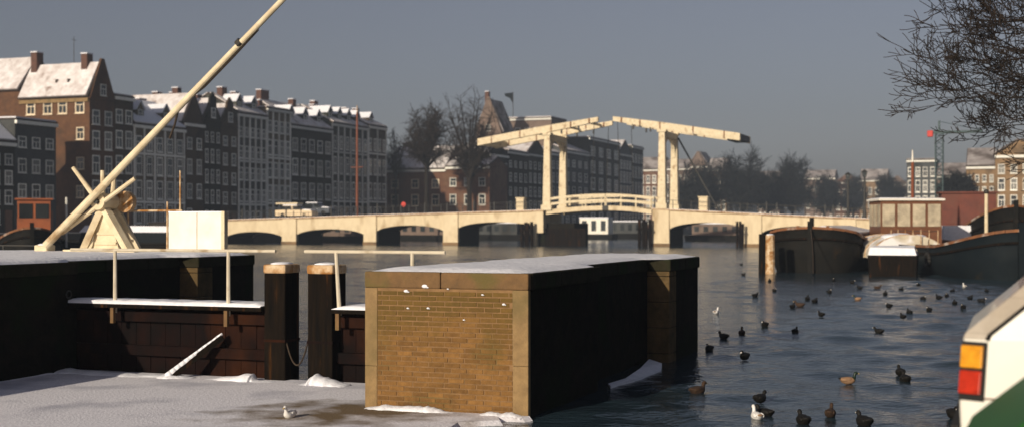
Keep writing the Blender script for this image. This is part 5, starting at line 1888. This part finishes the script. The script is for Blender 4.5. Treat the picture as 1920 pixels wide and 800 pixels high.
# ================================================================== BIRDS
def bird_mesh(kind):
    path = [(-.215, .115, .008, .03), (-.18, .105, .022, .055), (-.12, .075, .062, .08), (-.03, .06, .085, .10), (.06, .062, .082, .095), (.12, .085, .06, .07), (.145, .13, .036, .036), (.150, .175, .030, .030),
            (.160, .205, .036, .034), (.185, .218, .037, .034), (.208, .212, .027, .024), (.222, .207, .014, .018), (.245, .203, .010, .020), (.268, .200, .005, .012)]
    if kind in ('coot', 'duck'):                       # short neck, head carried low
        path = [(a if i < 6 else a + .012, b if i < 6 else .085 + (b - .085) * (.62 if kind == 'coot' else .8), c * 1.08, d * 1.08) for i, (a, b, c, d) in enumerate(path)]
    n = 10
    P = [Vector((a, 0, b)) for a, b, _, _ in path]
    vs, fs, mi = [], [], []
    for i, (x, z, rz_, ry) in enumerate(path):
        d = (P[min(i + 1, len(P) - 1)] - P[max(i - 1, 0)]).normalized()
        up = Vector((-d.z, 0, d.x))
        for k in range(n):
            t = 2 * math.pi * k / n
            vs.append(P[i] + up * math.sin(t) * rz_ + Vector((0, math.cos(t) * ry, 0)))
    for i in range(len(path) - 1):
        part = 0 if i < 5 else (1 if i < 11 else 2)
        if i == 0:
            part = 3
        for k in range(n):
            fs.append((i * n + k, i * n + (k + 1) % n, (i + 1) * n + (k + 1) % n, (i + 1) * n + k))
            mi.append(part)
    fs += [tuple(range(n))[::-1], tuple(range(len(vs) - n, len(vs)))]
    mi += [3, 2]
    mats = {'coot': ('feather_dark', 'feather_dark', 'bill_white', 'feather_dark'),
            'drake': ('feather_grey', 'feather_green', 'bill', 'feather_dark'),
            'duck': ('feather_brown', 'feather_brown', 'bill', 'feather_brown'),
            'gull': ('feather_white', 'feather_white', 'bill', 'feather_grey')}[kind]
    mb = MB()
    mb.v, mb.f, mb.mi = [tuple(v) for v in vs], fs, mi
    # folded wings, merged into the same mesh
    for sg in (-1, 1):
        mb.sphere((-.05, sg * .075, .085), .1, 8, 6, (1.25, .28, .45), 0)
    me = bpy.data.meshes.new(kind)
    me.from_pydata(mb.v, [], mb.f)
    for m in mats:
        me.materials.append(M[m])
    me.polygons.foreach_set('material_index', mb.mi)
    me.polygons.foreach_set('use_smooth', [True] * len(mb.f))
    return me
BM = {k: bird_mesh(k) for k in ('coot', 'drake', 'duck', 'gull')}
birds = [(1357, 634, 'coot', 20), (1391, 627, 'duck', 80), (1330, 657, 'coot', 30), (1396, 672, 'coot', 215), (1434, 612, 'coot', 95), (1491, 624, 'coot', 80), (1486, 577, 'coot', 20),
         (1500, 574, 'duck', 160), (1514, 562, 'coot', 190), (1528, 567, 'coot', 10), (1555, 549, 'coot', 60), (1608, 562, 'drake', 170), (1645, 541, 'duck', 0), (1667, 576, 'coot', 120),
         (1648, 624, 'coot', 60), (1693, 596, 'coot', 220), (1705, 588, 'coot', 30), (1731, 562, 'coot', 10), (1790, 570, 'coot', 90), (1806, 578, 'coot', 180), (1819, 561, 'coot', 70),
         (1786, 547, 'coot', 130), (1590, 718, 'drake', 5), (1688, 702, 'coot', 140), (1697, 716, 'coot', 60), (1425, 752, 'coot', 150), (1434, 780, 'coot', 20), (1419, 786, 'gull', 100),
         (1557, 780, 'duck', 70), (1506, 794, 'coot', 30), (1620, 797, 'coot', 160), (1390, 497, 'coot', 0), (1394, 516, 'coot', 20), (1443, 528, 'coot', 90), (1598, 531, 'coot', 30), (1343, 588, 'gull', 60),
         (1808, 538, 'gull', 90), (1308, 738, 'duck', 40), (1788, 782, 'coot', 70), (1865, 519, 'gull', 0), (1760, 560, 'coot', 40), (1452, 546, 'coot', 0), (1563, 527, 'coot', 0), (1612, 541, 'coot', 0), (1690, 545, 'coot', 0), (1742, 583, 'coot', 0), (1775, 556, 'coot', 0), (1722, 536, 'coot', 0), (1416, 556, 'coot', 0), (1540, 592, 'coot', 0), (1850, 548, 'coot', 0), (1660, 553, 'coot', 0), (543, 789, 'gull', 250), (1840, 566, 'coot', 200)]
birds.sort(key=lambda b: -b[1])
ORD = ['nearest', 'second', 'third', 'fourth', 'fifth', 'sixth', 'seventh', 'eighth', 'ninth', 'tenth', 'eleventh', 'twelfth', 'thirteenth', 'fourteenth', 'fifteenth', 'sixteenth', 'seventeenth', 'eighteenth',
       'nineteenth', 'twentieth', 'twenty-first', 'twenty-second', 'twenty-third', 'twenty-fourth', 'twenty-fifth', 'twenty-sixth', 'twenty-seventh', 'twenty-eighth', 'twenty-ninth', 'thirtieth'] + ['thirty-' + k for k in ('first', 'second', 'third', 'fourth', 'fifth', 'sixth', 'seventh', 'eighth', 'ninth')] + ['fortieth'] + ['forty-' + k for k in ('first', 'second', 'third', 'fourth', 'fifth', 'sixth', 'seventh', 'eighth', 'ninth')]
DESC = {'coot': ('black coot swimming on the river', 'coot'), 'drake': ('pale-bodied drake with dark head on the river', 'duck'), 'duck': ('brown duck swimming on the river', 'duck'), 'gull': ('white gull floating on the river', 'gull')}
cnt = {}
for px, py, kind, ang in birds:
    p = ground(px, py)
    o = bpy.data.objects.new(kind if kind != 'drake' else 'duck', BM[kind])
    C.objects.link(o)
    onice = px < 700
    o.location = (p.x, p.y, .045 if onice else .0)
    s = random.uniform(.92, 1.12) * (.70 if kind == 'coot' else .56 if onice else .70)
    o.scale = (s, s, s * 1.05)
    if kind == 'coot':
        ang = random.choice((90, 270)) + random.uniform(-45, 45)
    o.rotation_euler = (0, 0, R(ang))
    k = cnt[kind] = cnt.get(kind, -1) + (0 if onice else 1)
    if onice:
        tag(o, 'white gull sitting alone on the lock ice in front of the pier', 'gull', 'water birds')
    else:
        d, c = DESC[kind]
        pl = {'coot': 'coots', 'drake': 'drakes', 'duck': 'brown ducks', 'gull': 'gulls on the river'}[kind]
        tag(o, f'{d}, {ORD[k]}{"" if k == 0 else " nearest"} of the {pl}', c, 'water birds')

# ================================================================== HAZE
hm = bpy.data.materials.new('haze')
hm.use_nodes = True
nt = hm.node_tree
nt.nodes.remove(nt.nodes['Principled BSDF'])
pv = nt.nodes.new('ShaderNodeVolumePrincipled')
pv.inputs['Color'].default_value = (.62, .74, .92, 1)
pv.inputs['Density'].default_value = .00048
pv.inputs['Anisotropy'].default_value = 0.0
nt.links.new(pv.outputs[0], nt.nodes['Material Output'].inputs['Volume'])
me = MB().box(-905, 905, -65, 905, -2.2, 60)
M['haze'] = hm
struct(me.build('haze', 'haze'), 'stuff')
